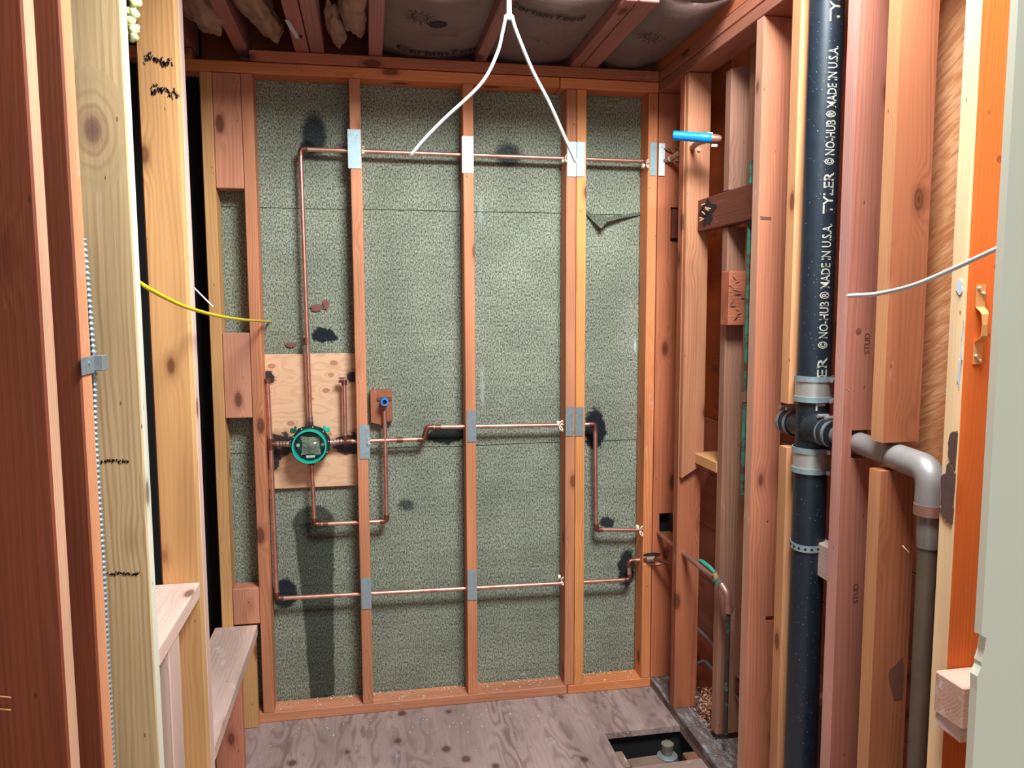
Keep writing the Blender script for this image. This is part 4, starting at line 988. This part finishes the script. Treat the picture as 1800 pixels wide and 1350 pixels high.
# ------------------------------------------------------------------ floor hole contents
hs = onY(1173, 1326, 2.44); 
fs = thing('capped_drain_stub', (hs.x, hs.y, -.5), 'capped drain stub standing in the dark floor cut-out', 'pipe')
tubeO('stub_pipe', [(hs.x, hs.y, -.5), (hs.x, hs.y, hs.z-.01)], .026, m_lead, fs, 20)
tubeO('collar', [hs-Z_*.03, hs-Z_*.025, hs-Z_*.003, hs], [.030, .036, .036, .031], m_galv2, fs, 20)
tubeO('cap_plug', [hs, hs+Z_*.02, hs+Z_*.04, hs+Z_*.046], [.016, .019, .023, .015], plain('bag_plastic', '7A7468', .2, .1, .4, 50), fs, 8)
def loose(x0, x1, y0, y1, z0, z1, mat, label, rz=0):
    bm = bmesh.new(); box(bm, x0, x1, y0, y1, z0, z1, .003, Matrix.Rotation(rz, 3, 'Z')); tag(fin('wood_scrap', bm, mat), label, 'wood scrap')
loose(.85, .975, 2.385, 2.455, -.05, -.012, wood('8F7466', '5E4438', 'X', dust=.8), 'short grey board lying inside the floor cut-out', .05)
loose(.817, .845, 2.395, 2.49, -.045, -.004, wood('8F7466', '5E4438', 'Y', dust=.8), 'narrow upright scrap at the left edge of the cut-out', 0)
loose(.83, 1.09, 2.295, 2.368, -.03, .012, wood('9C8478', '6C5044', 'X', dust=1.0), 'dusty plank bridging the near side of the cut-out', .03)
loose(1.052, 1.10, 2.375, 2.45, -.12, -.01, wood('8A5A44', '5A3426', 'Z'), 'rough stub block at the right edge of the cut-out', 0)
# shavings heaped on the plates: uncountable
def shavings(name, gen, n, seed, label, mat=m_shav, s=.006):
    rnd = random.Random(seed); bm = bmesh.new()
    for i in range(n):
        c = Vector(gen(rnd)); a = rnd.uniform(0, 6.28); L = rnd.uniform(.4, 1.4)*s; w_ = rnd.uniform(.15, .45)*s
        d = Vector((math.cos(a), math.sin(a), rnd.uniform(-.3, .6))); q = Vector((-math.sin(a), math.cos(a), rnd.uniform(-.2, .4)))
        v = [bm.verts.new(c+d*L*x1+q*w_*x2+Z_*(.3*s if k == 1 else 0)) for k, (x1, x2) in enumerate(((-1, -1), (0, -1.2), (1, -1), (1, 1), (0, 1.2), (-1, 1)))]
        bm.faces.new((v[0], v[1], v[4], v[5])); bm.faces.new((v[1], v[2], v[3], v[4]))
    o = fin(name, bm, mat); tag(o, label, 'shavings', None, 'stuff'); return o
shavings('wood_shavings', lambda r: (r.triangular(XR+.06, XPN-.01, XR+.12), r.uniform(2.47, 2.63), .036+r.random()**2*.09), 900, 1, 'heap of pale wood shavings in the right wall cavity by the floor')
shavings('sawdust_flecks', lambda r: (r.uniform(-.40, 1.09), r.uniform(YF+.05, YP-.008) if r.random() < .6 else r.uniform(YF, YP-.01), .038+r.random()*.003), 420, 2, 'sawdust and chips scattered on the back sole plate', plain('sawdust', 'D8BFA8', .9, 0, .2, 80), .004)
shavings('floor_chips', lambda r: (r.uniform(-.4, 1.0)if r.random() < .5 else r.uniform(-.4, .9), YF-.006-abs(r.gauss(0, .12)), .001+r.random()*.001), 260, 3, 'fine wood chips on the plywood floor near the back wall', plain('sawdust_floor', 'D8BFA8', .9, 0, .2, 80), .0028)
shavings('plate_dust', lambda r: (r.uniform(XR+.003, XO+.05), r.uniform(1.9, 2.6), .036+r.random()*.004), 500, 4, 'pale grit and dust on the right sole plate', plain('grit', '9C9EA4', .9, 0, .3, 80), .003)
# ------------------------------------------------------------------ cables
def cable(name, pts, r, mat, label, sq=1.0, group=None, tip=None):
    t = thing(name, pts[0], label, 'cable', group); P = smoothpath(pts, 8)
    tubeO('sheath', P, r, mat, t, 12, sq)
    d = (P[-1]-P[-2]).normalized(); tubeO('cut_end', [P[-1], P[-1]+d*.003], r*.6, tip or m_clip, t, 8); return t
Yc = 1.65
cable('white_cable', [Vector((.293, Yc, 2.585)), onY(893, 0, Yc), onY(889, 28, Yc), onY(883, 58, Yc), onY(873, 96, Yc), onY(845, 148, Yc), (onY(780, 210, Yc)), onY(745, 246, Yc), onY(723, 272, Yc)], .0046, m_white, 'left of two white cables hanging from above, curling to the left', .8)
cable('white_cable', [Vector((.303, Yc+.01, 2.585)), onY(896, 0, Yc+.006), onY(900, 28, Yc), onY(908, 56, Yc), onY(935, 122, Yc), (onY(965, 180, Yc)), onY(992, 240, Yc), onY(1012, 284, Yc)], .0046, m_white, 'right of two white cables hanging from above, curving to the right', .8)
cable('white_cable', [onY(1800, 418, .99), onY(1757, 435, 1.0), onY(1690, 466, 1.05), onY(1610, 500, 1.12), onY(1545, 516, 1.2), onY(1492, 520, 1.25)], .0036, m_white, 'white cable poking out from behind the cream wallboard edge')
cable('yellow_cable', [onX(236, 488, XL-.06), onX(250, 500, XL+.0), onX(290, 523, XL+.02), onX(340, 544, XL+.04), onX(410, 560, XL+.06), onX(482, 566, XL+.07)], .0042, m_yellow, 'yellow cable poking out between the left studs')
P0 = onX(356, 520, XL-.03); cable('white_cable', [onY(340, 505, 2.12), onY(357, 522, 2.13), onY(373, 538, 2.13)], .0024, m_white, 'tiny white cable end in the dark gap of the left wall')
# flexible conduit on the left
t = thing('flexible_conduit', (XL, 1.35, 0), 'ribbed metal flexible conduit running down beside the pale pine stud', 'conduit')
pts = [onY(a, b, 1.335) for a, b in ((146, 420), (151, 470), (158, 560), (164, 640), (166, 740), (172, 860), (180, 980), (186, 1110), (192, 1230), (199, 1380))]
P = smoothpath(pts, 60); bm = bmesh.new(); L = []; R_ = []
acc = 0; step = .0022
Q = [P[0]]
for a, b in zip(P, P[1:]):
    Q.append(b)
tot = sum((b-a).length for a, b in zip(P, P[1:])); N = int(tot/.0022); j = 0; d_ = 0; cur = P[0]; out = []
cum = [0]
for a, b in zip(P, P[1:]): cum.append(cum[-1]+(b-a).length)
for k in range(N):
    s_ = k*.0022
    while j < len(cum)-2 and cum[j+1] < s_: j += 1
    f = (s_-cum[j])/max(1e-9, cum[j+1]-cum[j]); out.append(P[j]+(P[j+1]-P[j])*f)
tube(bm, out, [.0044+.0013*(1 if k % 4 < 2 else -1) for k in range(len(out))], 10)
fin('ribbed_sheath', bm, m_galv, t, 'all')
P = onY(155, 645, 1.27)
c = thing('conduit_clip', P, 'small grey metal clip holding the flexible conduit to the stud edge', 'clip')
bm = bmesh.new(); cx = XL+.001; box(bm, cx, cx+.0016, 1.268, 1.330, P.z-.013, P.z+.014, .0004)
box(bm, cx-.002, cx+.014, 1.3215, 1.346, P.z-.010, P.z+.014, .0006); fin('clip_plate', bm, m_galv2, c)
tubeO('clip_nail', [(cx+.0016, 1.30, P.z+.004), (cx+.003, 1.30, P.z+.004)], .003, m_galv, c, 8)
# brass pins at far left
for (b, lab) in ((1222, 'upper of two thin nails sticking out at the far left'), (1244, 'lower of two thin nails sticking out at the far left')):
    P = onY(0, b, 1.138); tag(tubeO('nail', [P+Vector((-.02, .004, 0)), P+Vector((.018, -.012, .001))], .0012, m_brass, None, 8), lab, 'nail')
# ------------------------------------------------------------------ cream wallboard edge in front, right
bm = bmesh.new(); xw = .8205; prof = [(xw, 2.45), (xw, 1.05)]
zA, zB, zC, zD = onY(1716, 1118, .9).z, onY(1722, 1122, .9).z, onY(1716, 1165, .9).z, onY(1708, 1190, .9).z
prof = [(xw, 2.46), (xw, zA), (xw+.008, zA-.004), (xw+.006, zB-.02), (xw+.002, zC), (xw+.003, zC-.006), (xw-.003, zD), (xw-.002, zD-.02), (xw-.003, 0), (1.30, 0), (1.30, 2.46)]
lo = [bm.verts.new((a, .900, b)) for a, b in prof]; hi = [bm.verts.new((a, .913, b)) for a, b in prof]
bm.faces.new(lo); bm.faces.new(hi[::-1])
for i in range(len(prof)): j = (i+1) % len(prof); bm.faces.new((lo[i], hi[i], hi[j], lo[j]))
o = fin('wallboard', bm, m_wall); tag(o, 'cream painted wallboard edge standing in the right foreground', 'wallboard')
bpy.context.view_layer.update()
